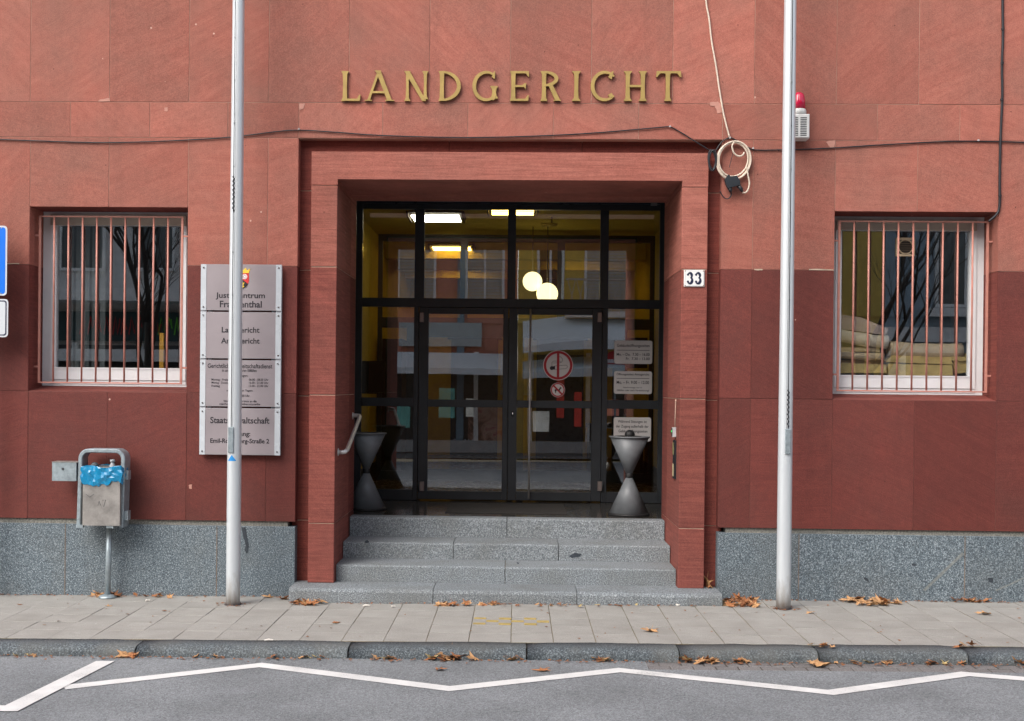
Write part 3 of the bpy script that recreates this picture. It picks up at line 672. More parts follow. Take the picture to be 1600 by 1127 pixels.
dr = leaf(-0.095, 0.921, 0.0, 0.816, 'right leaf of the dark glazed double door, with long steel pull bar')
HINGE = simple('hinge steel', (0.34, 0.28, 0.26), 0.35, 0.7)
for d, u in ((dl, 659), (dr, 937)):
    for v in (496, 760):
        p = W(u, v, YD - .02); MB().cbox(p.x - .024, p.x + .024, YD - 0.03, YD - 0.007, p.z - .052, p.z + .052, 0.004).build('hinge', HINGE, d)
        s_ = -1 if d is dl else 1
        MB().tube([(p.x + s_ * .032, YD - .022, p.z - .055), (p.x + s_ * .032, YD - .022, p.z + .055)], 0.007, 8).build('hinge_pin', DARKFR, d, smooth=True)
pb = W(828, 600, YD - .07)
MB().tube([(pb.x, YD - .07, 0.64), (pb.x, YD - .07, 2.70)], 0.0105, 12).build('pull_bar', HANDR, dr, smooth=True)
for z in (0.72, 1.68, 2.62): MB().tube([(pb.x, YD - .07, z), (pb.x, YD - .004, z)], 0.007, 8).build('bar_bracket', HANDR, dr, smooth=True)
lk = W(801, 647, YD); MB().tube([(lk.x, YD - .012, lk.z - .025), (lk.x, YD - .012, lk.z + .025)], 0.012, 10).build('lock', STEEL, dr, smooth=True)
# ------------------------------------------------------------------ hall behind the doors
OCH = simple('ochre hall wall', (0.64, 0.46, 0.05), 0.75, var=0.10); OCHC = simple('hall ceiling', (0.58, 0.46, 0.10), 0.85, var=0.08)
HFL = simple('hall floor', (0.11, 0.065, 0.03), 0.25, var=0.2); BROWN = simple('dark skirting', (0.03, 0.02, 0.012), 0.6)
YB = 11.5
bx('hall_wall', OCH, ch, -2.05, -1.95, 2.90, YB, 0.55, 4.1); bx('hall_wall', OCH, ch, 1.85, 1.95, 2.90, YB, 0.55, 4.1)
bx('hall_wall', OCH, ch, -2.05, 1.95, YB, YB + .1, 0.55, 4.1)
bx('hall_ceiling', OCHC, ch, -2.05, 1.95, 2.90, YB + .1, 3.93, 4.1); bx('hall_floor', HFL, ch, -2.05, 1.95, 2.90, YB + .1, 0.45, 0.598)
for x in (-1.949, 1.829): bx('skirting', BROWN, ch, x, x + .02, 2.91, YB, 0.599, 0.80)
for y in (7.0, 8.6, 10.2): bx('ceiling_beam', OCH, ch, -1.94, 1.84, y, y + .3, 3.70, 3.929)
YI = 5.5
inn = empty('inner_screen', (0, YI, 0.6), 'inner dark framed glazed screen standing in the hall behind the entrance doors', 'glazed screen')
def ifr(n, x0, x1, z0, z1): MB().box(x0, x1, YI, YI + .06, z0, z1).build(n, DARKFR, inn)
ifr('head', -1.86, 1.80, 3.77, 3.86); ifr('transom', -1.80, 1.74, 2.62, 2.76)
ifr('post', -1.86, -1.80, 0.6, 3.77); ifr('post', 1.74, 1.80, 0.6, 3.77)
xa, xb = W(725, 420, YI).x, W(877, 420, YI).x
ifr('mullion', xa - .05, xa + .05, 2.76, 3.77); ifr('mullion', xb - .05, xb + .05, 2.76, 3.77)
for x in (-1.42, 1.40): ifr('mullion', x - .05, x + .05, 0.6, 2.62)
for a, b_ in ((-1.80, -1.47), (1.45, 1.74)): ifr('rail', a, b_, 0.6, 0.72); ifr('rail', a, b_, 1.6, 1.68)
# hall furniture: boards and a dark cupboard
BRD = simple('dark notice board', (0.012, 0.012, 0.013), 0.4)
tag(bx('notice_board', BRD, None, 1.08, 1.62, 4.6, 4.64, 2.10, 2.48, loc=(1.3, 4.6, 2.1)), 'black notice board seen through the right side light of the entrance', 'notice board')
tag(bx('display_panel', BRD, None, -1.93, -1.62, 4.2, 4.3, 1.75, 2.15, loc=(-1.8, 4.2, 1.75)), 'dark panel on the hall wall behind the left side light', 'panel')
m = MB(); m.box(-1.94, -1.60, 6.2, 7.2, 0.6, 2.5); tag(m.build('tall_cabinet', BROWN, loc=(-1.77, 6.7, 0.6)), 'tall dark cabinet far inside the hall on the left', 'cabinet')
m = MB(); m.box(1.0, 1.8, 6.5, 7.0, 1.28, 1.34); m.box(1.02, 1.06, 6.5, 7.0, 0.6, 1.28); m.box(1.74, 1.78, 6.5, 7.0, 0.6, 1.28); m.build
tag(m.build('hall_counter', BROWN, loc=(1.4, 6.7, 0.6)), 'dark brown counter inside the hall behind the right ashtray', 'counter')
HD = simple('dark hall door', (0.045, 0.03, 0.018), 0.45)
for a, b_ in ((-1.2, -.35), (.35, 1.2)):
    d_ = MB().box(a, b_, YB - .06, YB - .001, .6, 2.7).build('hall_door', HD, ch); MB().box(a - .07, b_ + .07, YB - .03, YB - .0005, 2.7, 2.78).build('door_trim', BRD, d_)
tag(bx('pin_board', simple('pale pin board', (.5, .48, .40), .8, var=.3, vscale=5), None, -.3, .3, YB - .04, YB - .002, 1.7, 2.5, loc=(0, YB, 1.7)), 'pale pin board on the far hall wall between two doors', 'pin board')
for a, b_ in ((-1.37, -.04), (.0, 1.35)):
    for q in ((a, a + .09, .6, 2.62), (b_ - .09, b_, .6, 2.62), (a + .09, b_ - .09, .6, .75), (a + .09, b_ - .09, 2.5, 2.62), (a + .09, b_ - .09, 1.58, 1.66)): ifr('door_frame', *q)
# ceiling lamps
TUBEW = emit('fluorescent tube white', (1.0, 0.93, 0.72), 12.0); TUBEY = emit('fluorescent tube warm', (1.0, 0.66, 0.14), 9.0); GLOBE = emit('opal globe lit', (1.0, 0.85, 0.42), 1.5)
LAMPB = simple('lamp tray', (0.10, 0.08, 0.04), 0.6); TRAYB = simple('black louvre tray', (0.006, 0.005, 0.003), 0.8)
def ceil_lamp(u0, u1, v, z, mat, label):
    p0, p1 = W(u0, v, 0), W(u1, v, 0)
    k = (z - CAM.z) / (p0.z - CAM.z); y = CAM.y + (0 - CAM.y) * k; x0, x1 = p0.x * k, p1.x * k
    l = empty('ceiling_lamp', ((x0 + x1) / 2, y, z), label, 'lamp', None)
    bx('tray', TRAYB, l, x0 - .06, x1 + .06, y - .30, y + .30, z + .04, z + .06)
    for dy in (-.24, -.09, .09, .24): MB().tube([(x0, y + dy, z + .012), (x1, y + dy, z + .012)], 0.010, 8).build('tube', mat, l, smooth=True)
    for dx in (x0 - .05, x1 + .03): bx('end_cap', LAMPB, l, dx, dx + .02, y - .29, y + .29, z - .005, z + .039)
ceil_lamp(645, 719, 343, 3.84, TUBEW, 'bright white strip lamp on the hall ceiling, seen in the upper left fanlight')
ceil_lamp(768, 834, 332, 3.84, TUBEY, 'yellow strip lamp at the top centre of the fanlight behind the mullion')
ceil_lamp(677, 736, 391, 3.80, TUBEY, 'yellow strip lamp further back in the hall on the left')
ceil_lamp(700, 742, 420, 3.80, TUBEY, 'added dim yellow strip lamp deepest in the hall, left of the mullion')  # extra lamp, added to brighten the hall
ceil_lamp(882, 930, 402, 3.80, TUBEY, 'added yellow strip lamp deep in the hall behind the right fanlight')  # second extra lamp, put in for more light in the hall
def globe(u, v, r, Y, label):
    p = W(u, v, Y); g = empty('globe_lamp', (p.x, Y, p.z - r), label, 'lamp')
    prof = [(r * math.sin(math.pi * k / 16) + .0005, -r * math.cos(math.pi * k / 16)) for k in range(17)]
    MB().lathe(prof, (p.x, Y, p.z), 24).build('globe', GLOBE, g, smooth=True)
    MB().tube([(p.x, Y, p.z + r), (p.x, Y, 3.92)], 0.008, 6).build('stem', LAMPB, g, smooth=True)
globe(832, 440, 0.125, 5.2 - .1, 'upper left of the two glowing globe lamps behind the fanlight')
globe(855, 459, 0.137, 5.0 - .1, 'lower right of the two glowing globe lamps behind the fanlight')
sp = W(858, 351, 4.2)
spot = empty('ceiling_spotlight', (sp.x, 4.2, sp.z), 'small cylindrical spotlight under the hall ceiling right of the yellow strip lamp', 'lamp')
MB().tube([(sp.x - .10, 4.2, sp.z), (sp.x + .10, 4.2, sp.z)], 0.022, 12).build('body', simple('spot cream', (0.6, 0.5, 0.2), 0.4), spot, smooth=True)
MB().tube([(sp.x + .03, 4.2, sp.z + .02), (sp.x + .03, 4.2, 3.92)], 0.012, 8).build('stem', LAMPB, spot, smooth=True)

# ------------------------------------------------------------------ lettering helpers
def text(s, u0, v0, u1, v1, Y, mat, parent, bold=0.0, name='lettering', rect=None, flip=False):
    """printed text filling the box from pixel (u0, v0 top) to (u1, v1 bottom) on the plane Y"""
    cu = bpy.data.curves.new('t', 'FONT'); cu.body = s; cu.offset = bold; cu.resolution_u = 3
    to = bpy.data.objects.new('t', cu); col.objects.link(to)
    dg = bpy.context.evaluated_depsgraph_get(); me = bpy.data.meshes.new_from_object(to.evaluated_get(dg))
    bpy.data.objects.remove(to); bpy.data.curves.remove(cu)
    xs = [v.co.x for v in me.vertices]; ys = [v.co.y for v in me.vertices]
    ax, bx_, ay, by = min(xs), max(xs), min(ys), max(ys)
    if rect is None:
        p0, p1 = W(u0, v0, Y), W(u1, v1, Y); X0_, X1_, Z0_, Z1_ = p0.x, p1.x, p1.z, p0.z
    else: X0_, X1_, Z0_, Z1_ = rect
    off = WL[parent]
    for v in me.vertices:
        a = (v.co.x - ax) / (bx_ - ax); c = (v.co.y - ay) / (by - ay)
        if flip: a = 1 - a
        v.co = (X0_ + a * (X1_ - X0_) - off.x, Y - off.y, Z0_ + c * (Z1_ - Z0_) - off.z)
    me.materials.clear(); me.materials.append(mat); o = bpy.data.objects.new(name, me); return link(o, parent, off)

# LANDGERICHT, cast letters on the wall
let = empty('facade_lettering', (W(800, 135).x, -0.02, W(800, 158).z), 'raised golden serif letters reading LANDGERICHT above the entrance', 'lettering')
LY0, LY1 = -0.030, -0.006
class Glyph(MB):
    """strokes on a cap-height-1 grid; every stroke gets its own hair of relief so that faces never coincide"""
    def __init__(s, x0, x1, zb, zt): super().__init__(); s.x0, s.k, s.zb, s.n = x0, (zt - zb), zb, 0; s.w = (x1 - x0) / (zt - zb)
    def p(s, pts):
        s.n += 1; y = LY0 - s.n * 0.0005
        s.poly([(s.x0 + x * s.k, s.zb + z * s.k) for x, z in pts], y, LY1)
    def stem(s, x, wd=.125, a=0.0, b=1.0, fl=.065):
        h = wd / 2; s.p([(x - h - fl, a), (x + h + fl, a), (x + h + fl * .75, a + .035), (x + h + .012, a + .10), (x + h, (a + b) / 2), (x + h + .012, b - .10), (x + h + fl * .75, b - .035), (x + h + fl, b), (x - h - fl, b), (x - h - fl * .75, b - .035), (x - h - .012, b - .10), (x - h, (a + b) / 2), (x - h - .012, a + .10), (x - h - fl * .75, a + .035)])
    def bar(s, x0, x1, z0, z1, tip=0, side=1):
        pts = [(x0, z0), (x1, z0), (x1, z1), (x0, z1)]
        if tip > 0: pts = [(x0, z0), (x1 - .05, z0), (x1 - .03, z0 - .0), (x1, z0 - 0), (x1 + .015, z1 + tip), (x1 - .02, z1 + tip), (x1 - .10, z1), (x0, z1)]
        if tip < 0: pts = [(x0, z0), (x1 - .10, z0), (x1 - .02, z0 + tip), (x1 + .015, z0 + tip), (x1, z1), (x0, z1)]
        s.p(pts)
    def diag(s, xa, za, xb, zb_, wd):
        s.p([(xa - wd / 2, za), (xa + wd / 2, za), (xb + wd / 2, zb_), (xb - wd / 2, zb_)])
    def ell(s, cx, cz, rx, rz, a0, a1, w0, wm, w1):
        s.n += 1; y = LY0 - s.n * 0.0005
        s.arc(s.x0 + cx * s.k, s.zb + cz * s.k, rx * s.k, rz * s.k, a0, a1, w0 * s.k, w1 * s.k, y, LY1, 20, wm * s.k)
def zc(v, u): return W(u, v, -.03).z
boxes = dict(L=(532.5, 563.5), A=(570, 616), N=(630.5, 669), D=(683, 721), G=(738, 780.5), E=(795.5, 827), R=(843, 876), I=(893, 908), C=(923, 958.5), H=(974, 1011.5), T=(1025, 1064))
for ch_, (u0, u1) in boxes.items():
    g = Glyph(W(u0, 135, -.03).x, W(u1, 135, -.03).x, zc(157.8, (u0 + u1) / 2), zc(111.2, (u0 + u1) / 2)); w_ = g.w
    if ch_ == 'L': g.stem(.14); g.bar(.14, w_ - .02, 0, .075, .14)
    elif ch_ == 'A':
        g.diag(.12, 0.0, w_ / 2 - .03, 1.0, .085); g.diag(w_ - .15, 0, w_ / 2 - .03, .96, .16); g.bar(.24, w_ - .30, .26, .325)
        g.bar(0, .24, 0, .032); g.bar(w_ - .30, w_, 0, .032); g.p([(w_ / 2 - .17, 1.02), (w_ / 2 + .04, 1.02), (w_ / 2 + .05, .93), (w_ / 2 - .08, .93)])
    elif ch_ == 'N':
        g.stem(.13, .085, 0, 1, .06); g.stem(w_ - .10, .085, .06, 1, .06); g.p([(.02, 1.0), (.20, 1.0), (w_ - .06, 0), (w_ - .20, 0)])
    elif ch_ == 'D':
        g.stem(.16, .125, 0, 1, .05); g.ell(.22, .5, w_ - .24, .5, 90, -90, .065, .20, .065); g.bar(.16, .26, .925, 1.0); g.bar(.16, .26, 0, .075)
    elif ch_ == 'G':
        g.ell(.46, .5, .46, .51, 48, 315, .06, .185, .06); g.stem(w_ - .18, .13, .08, .50, .07); g.p([(w_ - .27, .80), (w_ - .16, .74), (w_ - .15, .99), (w_ - .19, .99)]); g.p([(w_ - .35, .09), (w_ - .14, .22), (w_ - .12, .10), (w_ - .20, .02), (w_ - .30, .05)])
    elif ch_ == 'E':
        g.stem(.14, .125, 0, 1, .05); g.bar(.14, w_ - .03, 0, .075, .12); g.bar(.14, w_ - .02, .925, 1.0, -.11); g.bar(.18, w_ - .14, .465, .53, .06); g.p([(w_ - .17, .47), (w_ - .12, .38), (w_ - .10, .62), (w_ - .17, .53)])
    elif ch_ == 'R':
        g.stem(.15, .125, 0, 1, .055); g.ell(.22, .745, w_ - .30, .255, 90, -90, .07, .18, .07); g.bar(.15, .26, .93, 1.0); g.bar(.15, .34, .49, .56); g.p([(.30, .52), (.45, .52), (w_ + .0, 0), (w_ - .17, 0)]); g.bar(w_ - .24, w_ + .01, 0, .032)
    elif ch_ == 'I': g.stem(w_ / 2, .125, 0, 1, .085)
    elif ch_ == 'C':
        g.ell(.46, .5, .46, .51, 42, 318, .06, .185, .06); g.p([(w_ - .18, .80), (w_ - .06, .72), (w_ - .0, .99), (w_ - .05, .99)]); g.p([(w_ - .18, .20), (w_ - .05, .27), (w_ + .0, .14), (w_ - .10, .10)])
    elif ch_ == 'H': g.stem(.15, .125, 0, 1, .075); g.stem(w_ - .15, .125, 0, 1, .075); g.bar(.15, w_ - .15, .46, .535)
    elif ch_ == 'T': g.stem(w_ / 2 - .02, .125, 0, .98, .06); g.bar(.02, w_ - .02, .925, 1.0); g.p([(.0, .80), (.045, .80), (.14, .93), (.02, 1.0)]); g.p([(w_ - .03, .80), (w_ + .01, .80), (w_ - .01, 1.0), (w_ - .14, .93)])
    g.build('letter', GOLD, let)

# ------------------------------------------------------------------ court directory sign on the wall
ALUP = simple('brushed mauve grey plate', (0.37, 0.325, 0.34), 0.35, 0.35, var=0.07, vscale=2.5)
ACR = simple('frosted acrylic edge', (0.52, 0.55, 0.58), 0.25, var=0.05)
sg = empty('directory_sign', (W(376, 711, -.05).x, -0.03, W(376, 711, -.05).z), 'tall grey court directory sign of four plates behind the left flagpole', 'sign')
sx0, sx1 = W(313, 560, -.05).x, W(439.5, 560, -.05).x
vs = [(413.5, 485.5), (488, 560.5), (563, 635.5), (638, 711)]
for x in (sx0, sx1 - 0.05): bx('acrylic_rail', ACR, sg, x, x + .05, -0.052, -0.034, W(376, 711, -.05).z + .002, W(376, 414, -.05).z - .002)
for x in (sx0 + .06, sx1 - .09): bx('spacer', GALV, sg, x, x + .03, -0.033, 0.002, W(376, 700, -.05).z, W(376, 424, -.05).z)
panels = []
for a, b_ in vs:
    z1, z0 = W(376, a, -.05).z, W(376, b_, -.05).z
    pn = MB().cbox(sx0 + 0.001, sx1 - 0.001, -0.062, -0.0525, z0, z1, 0.002).build('panel', ALUP, sg); panels.append(pn)
    for x in (sx0 + .026, sx1 - .026):
        bx('edge_band', ACR, pn, x - .024, x + .024, -0.0645, -0.0622, z0 + .001, z1 - .001)
        for z in (z0 + .03, z1 - .03): MB().tube([(x, -0.0646, z), (x, -0.069, z)], 0.0075, 10).build('screw', STEEL, pn, smooth=True)
TY = -0.0635
text('Justizzentrum', 337, 457, 414, 469, TY, TXT, panels[0], .02); text('Frankenthal', 343.5, 470, 409, 481, TY, TXT, panels[0], .02)
text('Landgericht', 346.5, 511, 405.5, 523, TY, TXT, panels[1], .02); text('Amtsgericht', 345.5, 528, 405.5, 540, TY, TXT, panels[1], .02)
text('Gerichtlicher Bereitschaftsdienst', 324.5, 568, 425.5, 576, TY, TXT, panels[2], .014); text('in unaufschiebbaren Eilfällen', 347, 576.5, 401, 581.5, TY, TXT, panels[2], .016)
text('an Werktagen:', 358, 585, 387.5, 590, TY, TXT, panels[2], .016)
for k, (d_, t_) in enumerate((('Montag - Freitag', '06.00 - 08.00 Uhr'), ('Montag - Donnerstag', '16.00 - 21.00 Uhr'), ('Freitag', '13.00 - 21.00 Uhr'))):
    text(d_, 330.5, 591.5 + 4.9 * k, (359, 364, 343.5)[k], 596 + 4.9 * k, TY, TXT, panels[2], .014); text(t_, 389, 591.5 + 4.9 * k, 419.5, 595.4 + 4.9 * k, TY, TXT, panels[2], .014)
text('an dienstfreien Tagen:', 354, 608.5, 395, 613, TY, TXT, panels[2], .016); text('06.00 - 21.00 Uhr', 360, 616.5, 390, 620.5, TY, TXT, panels[2], .016)
text('Wenden Sie sich bitte an die', 349, 625, 401, 629, TY, TXT, panels[2], .016); text('nächste Polizeidienststelle', 343, 629.5, 406.5, 633.5, TY, TXT, panels[2], .016)
text('Staatsanwaltschaft', 328.5, 651.5, 421, 662.5, TY, TXT, panels[3], .02); text('Zugang:', 358, 674, 391, 684, TY, TXT, panels[3], .022); text('Emil-Rosenberg-Straße 2', 328.5, 685, 420.5, 695.5, TY, TXT, panels[3], .022)
# coat of arms
cp = W(377, 437, TY); crest = MB()
CR = simple('crest red', (0.62, 0.03, 0.03), 0.5); CY = simple('crest gold', (0.75, 0.50, 0.04), 0.5); CB = simple('crest black', (0.012, 0.012, 0.012), 0.5)
u_ = 1 / 182.0
def cpt(u, v, dy=0): p = W(u, v, TY - dy); return (p.x, p.z)
MB().poly([cpt(365, 427), cpt(389, 427), cpt(389, 440), cpt(386, 447), cpt(377, 453), cpt(368, 447), cpt(365, 440)], TY - .001, TY + .0005).build('crest', CR, panels[0])
MB().poly([cpt(366, 446), cpt(377, 435), cpt(387.5, 444), cpt(384, 449), cpt(377, 452.6), cpt(370, 449)], TY - .002, TY).build('crest_field', CB, panels[0])
MB().poly([cpt(365, 427), cpt(363, 420), cpt(368, 423), cpt(370, 418.5), cpt(374, 422.5), cpt(377, 418), cpt(380, 422.5), cpt(384, 418.5), cpt(386, 423), cpt(391, 419.5), cpt(389, 427)], TY - .002, TY).build('crest_crown', CY, panels[0])
q = cpt(382.5, 432.5); MB().ring(q[0], q[1], .016, .022, TY - .003, TY, 20).build('crest_wheel', WHITE, panels[0])
for k in range(3):
    a = math.radians(60 * k + 15); MB().poly([(q[0] + .018 * math.cos(a) - .003 * math.sin(a), q[1] + .018 * math.sin(a) + .003 * math.cos(a)), (q[0] - .018 * math.cos(a) - .003 * math.sin(a), q[1] - .018 * math.sin(a) + .003 * math.cos(a)), (q[0] - .018 * math.cos(a) + .003 * math.sin(a), q[1] - .018 * math.sin(a) - .003 * math.cos(a)), (q[0] + .018 * math.cos(a) + .003 * math.sin(a), q[1] + .018 * math.sin(a) - .003 * math.cos(a))], TY - .0032 - .0003 * k, TY).build('crest_spoke', WHITE, panels[0])
MB().poly([cpt(374, 449), cpt(376, 444), cpt(374, 441), cpt(378, 439), cpt(380, 442), cpt(382, 441.5), cpt(380, 446), cpt(382, 448), cpt(378, 450.5)], TY - .003, TY - .001).build('crest_lion', CY, panels[0])

# house number
hp = W(1085, 435, -.02); hn = empty('house_number_plate', (hp.x, -.01, hp.z - .08), 'white enamel plate with dark blue number 33 on the right portal jamb', 'number plate')
hw, hh = 0.0885, 0.073
MB().cbox(hp.x - hw, hp.x + hw, -0.016, -0.003, hp.z - hh, hp.z + hh, 0.006).build('plate', WHITE, hn)
NAVY = simple('navy enamel', (0.012, 0.016, 0.045), 0.35); RUST = simple('rust', (0.20, 0.10, 0.04), 0.9)
bo = 0.006
NV2 = simple('thin grey enamel line', (0.35, 0.36, 0.38), 0.4)
for a in ((-hw + bo, hw - bo, hh - bo - .003, hh - bo), (-hw + bo, hw - bo, -hh + bo, -hh + bo + .003), (-hw + bo, -hw + bo + .003, -hh + bo + .0035, hh - bo - .0035), (hw - bo - .003, hw - bo, -hh + bo + .0035, hh - bo - .0035)):
    MB().box(hp.x + a[0], hp.x + a[1], -0.0168, -0.016, hp.z + a[2], hp.z + a[3]).build('border_line', NV2, hn)
for dx in (-.034, .036):
    for k, (cz, rx, rz, a0, a1) in enumerate(((.026, .024, .029, 165, -85), (-.021, .028, .033, 88, -165))):
        m = MB(); m.arc(hp.x + dx - .002, hp.z + cz, rx, rz, a0, a1, .006, .006, -0.0175 - .0004 * k, -0.016, 22, .040); m.build('digit_bowl', NAVY, hn)
    for k, z in enumerate((.031, -.029)): MB().disc(hp.x + dx - .021, hp.z + z, .0095, -0.0186 - .0002 * k, -0.016, 16).build('digit_ball', NAVY, hn)
for sx in (-1, 1):
    for sz in (-1, 1): MB().disc(hp.x + sx * (hw - .009), hp.z + sz * (hh - .009), .005, -0.0195, -0.016, 10).build('screw', RUST, hn)

# prohibition signs on the right leaf
YS = YD - 0.012 + .03
def disc_sign(u, v, rpx, label):
    p = W(u, v, YS); r = rpx / 142.0
    s = empty('prohibition_sign', (p.x, YS, p.z - r), label, 'sign')
    MB().disc(p.x, p.z, r, YS, YS + .0015, 48).build('disc', PLATEW, s); MB().ring(p.x, p.z, r * .79, r * .955, YS - .0008, YS + .0005).build('red_ring', RED, s)
    return s, p, r
s, p, r = disc_sign(872, 571, 23.3, 'large round no smoking sign with red ring on the right door leaf')
MB().poly([(p.x - .055 * r * 1.5, p.z - r * .80), (p.x + .055 * r * 1.5, p.z - r * .80), (p.x + .055 * r * 1.5, p.z + r * .80), (p.x - .055 * r * 1.5, p.z + r * .80)], YS - .0020, YS).build('red_bar', RED, s)
m = MB(); yy = YS - .0012
def ln(m, pts, wd):
    for a, b_ in zip(pts[:-1], pts[1:]):
        d = Vector((b_[0] - a[0], b_[1] - a[1])).normalized(); n = Vector((-d.y, d.x)) * wd / 2
        m.poly([(p.x + (a[0] + n.x) * r, p.z + (a[1] + n.y) * r), (p.x + (b_[0] + n.x) * r, p.z + (b_[1] + n.y) * r), (p.x + (b_[0] - n.x) * r, p.z + (b_[1] - n.y) * r), (p.x + (a[0] - n.x) * r, p.z + (a[1] - n.y) * r)], yy, YS)
ln(m, [(-.30, -.28), (.50, -.22), (.60, -.16), (.62, -.06), (.55, .02), (-.25, -.05)], .022)
ln(m, [(-.40, -.08), (-.42, .18), (-.30, .28), (.10, .28), (.22, .20), (.28, .30), (.28, .45), (.15, .58), (-.02, .60)], .022); ln(m, [(-.36, .15), (.12, .17), (.2, .2)], .02)
m.build('cigarette', TXT, s)
MB().disc(p.x - .42 * r, p.z - .19 * r, .13 * r, YS - .0016, YS, 16).build('ember', TXT, s)
MB().poly([(p.x - .42 * r, p.z - .30 * r), (p.x - .20 * r, p.z - .28 * r), (p.x - .20 * r, p.z - .06 * r), (p.x - .42 * r, p.z - .07 * r)], YS - .0014, YS).build('ash', TXT, s)
s, p, r = disc_sign(871.5, 609.5, 11.3, 'small round no dogs sign below the no smoking sign')
MB().poly([(p.x + r * a, p.z + r * c) for a, c in ((-.42, .02), (-.30, .12), (.15, .10), (.28, .32), (.30, .46), (.40, .36), (.56, .30), (.52, .22), (.38, .18), (.30, -.05), (.26, -.42), (.18, -.42), (.16, -.10), (-.20, -.10), (-.26, -.42), (-.36, -.42), (-.34, -.15), (-.42, -.20))], YS - .0012, YS).build('dog', TXT, s)
a = .085; MB().poly([(p.x + r * (x), p.z + r * z) for x, z in ((-.56 - a, .56 - a), (-.56 + a, .56 + a), (.56 + a, -.56 + a), (.56 - a, -.56 - a))], YS - .0022, YS).build('red_bar', RED, s)
# opening hours plates on the side light
def plate(u0, v0, u1, v1, lines, label):
    p0, p1 = W(u0, v0, YS), W(u1, v1, YS); s = empty('hours_plate', ((p0.x + p1.x) / 2, YS, p1.z), label, 'sign')
    c = .02; x0, x1, z0, z1 = p0.x, p1.x, p1.z, p0.z
    MB().poly([(x0 + c, z0), (x1 - c, z0), (x1 - .3 * c, z0 + .3 * c), (x1, z0 + c), (x1, z1 - c), (x1 - .3 * c, z1 - .3 * c), (x1 - c, z1), (x0 + c, z1), (x0 + .3 * c, z1 - .3 * c), (x0, z1 - c), (x0, z0 + c), (x0 + .3 * c, z0 + .3 * c)], YS, YS + .003).build('plate', PLATEW, s)
    for l in lines:
        if isinstance(l, tuple): text(*l, YS - .001, TXT, s, .014)
        else:
            q = W((u0 + u1) / 2, l, YS); bx('rule', TXT, s, x0 + .03, x1 - .03, YS - .001, YS, q.z - .0025, q.z + .0025)
plate(960, 532, 1019, 569, [('Gebäudeöffnungszeiten', 964, 537.5, 1015, 544), 547.5, ('Mo. – Do.  7.30 – 16.00', 963.5, 551.5, 1015, 556.5), ('Fr.  7.30 – 13.00', 978, 558.5, 1015, 563)], 'topmost of three white notice plates on the right side light, building hours')
plate(959.5, 580, 1018.5, 616, [('Öffnungszeiten Amtsgericht:', 963.5, 582.5, 1014.5, 588), 591.5, ('Mo. – Fr. 9.00 – 12.00', 963.5, 595, 1014, 600.5), ('Nachmittags nur in', 974, 604.5, 1003, 607.5), ('Eilfällen oder nach Vereinbarung!', 964, 608.5, 1014, 612.5)], 'middle white notice plate on the right side light, court hours')
plate(959, 652, 1017, 690, [('Während Sitzungen ist', 965.5, 656.5, 1010.5, 662.5), ('der Zugang außerhalb der', 962.5, 664, 1013.5, 670), ('Gebäudeöffnungszeiten', 966.5, 671.5, 1011.5, 677.5)], 'lowest white notice plate, partly hidden by the right ashtray')

# ------------------------------------------------------------------ ashtrays
ASHM = simple('dull silver sheet metal', (0.135, 0.145, 0.155), 0.45, 0.0, var=0.22, vscale=5); ASHR = simple('black rubber', (0.01, 0.01, 0.011), 0.6); SANDA = simple('ash and sand', (0.03, 0.028, 0.026), 0.95)
def ashtray(x, y, label):
    a = empty('ashtray', (x, y, 0.598), label, 'ashtray', 'standing ashtrays'); c = (x, y, 0.598)
    MB().lathe([(.20, 0), (.205, .004), (.205, .016), (.195, .024)], c).build('base_ring', ASHR, a, smooth=True)
    MB().lathe([(.193, .024), (.030, .375)], c, 40).build('lower_cone', ASHM, a, smooth=True)
    MB().lathe([(.034, .366), (.036, .375), (.036, .408), (.033, .414)], c).build('collar', ASHR, a, smooth=True)
    MB().lathe([(.032, .410), (.191, .765)], c, 40).build('upper_cone', ASHM, a, smooth=True)
    MB().lathe([(.19, .765), (.201, .766), (.204, .772), (.201, .778), (.195, .778)], c, 40).build('rim', ASHM, a, smooth=True)
    MB().lathe([(.001, .775), (.10, .782), (.188, .768)], c, 24).build('sand', SANDA, a, smooth=True)
    return a
a1 = ashtray(-1.515, 1.66, 'silver double cone ashtray half hidden behind the left portal jamb')
a2 = ashtray(1.118, 1.47, 'silver double cone ashtray standing free beside the right side light')
m = MB(); m.lathe([(.05 * math.sin(math.pi * k / 10) + .0005, -.05 * math.cos(math.pi * k / 10)) for k in range(11)], (1.12, 1.47, 1.39), 16); m.build('knob', ASHR, a2, smooth=True)

# handrail on the left reveal
hr = empty('handrail', (JI[0], 0.2, 1.2), 'short stainless steel handrail on the left portal reveal', 'handrail')
X = JI[0] + .075
def at_x(u, v, x):
    d = ray(u, v); return CAM + d * ((x - CAM.x) / d.x)
h0 = Vector((X, 0.18, W(533, 707, .15).z)); h1 = Vector((X, 1.12, W(561, 650, 1.1).z))
pts = [(JI[0], h0.y, h0.z + .0), (JI[0] + .04, h0.y, h0.z), (JI[0] + .063, h0.y + .008, h0.z + .004), (X, h0.y + .035, h0.z + .018)]
pts += [tuple(h0.lerp(h1, k)) for k in (.06, .3, .6, .94)] + [(X, h1.y - .03, h1.z - .010), (JI[0] + .063, h1.y, h1.z + .002), (JI[0] + .04, h1.y + .006, h1.z + .003), (JI[0], h1.y + .006, h1.z + .003)]
MB().tube(pts, 0.019, 14).build('rail', HANDR, hr, smooth=True)
for q in (h0, h1):
    m = MB(); m.tube([(JI[0] - .002, q.y, q.z), (JI[0] + .006, q.y, q.z)], 0.034, 18); m.build('rosette', HANDR, hr, smooth=True)

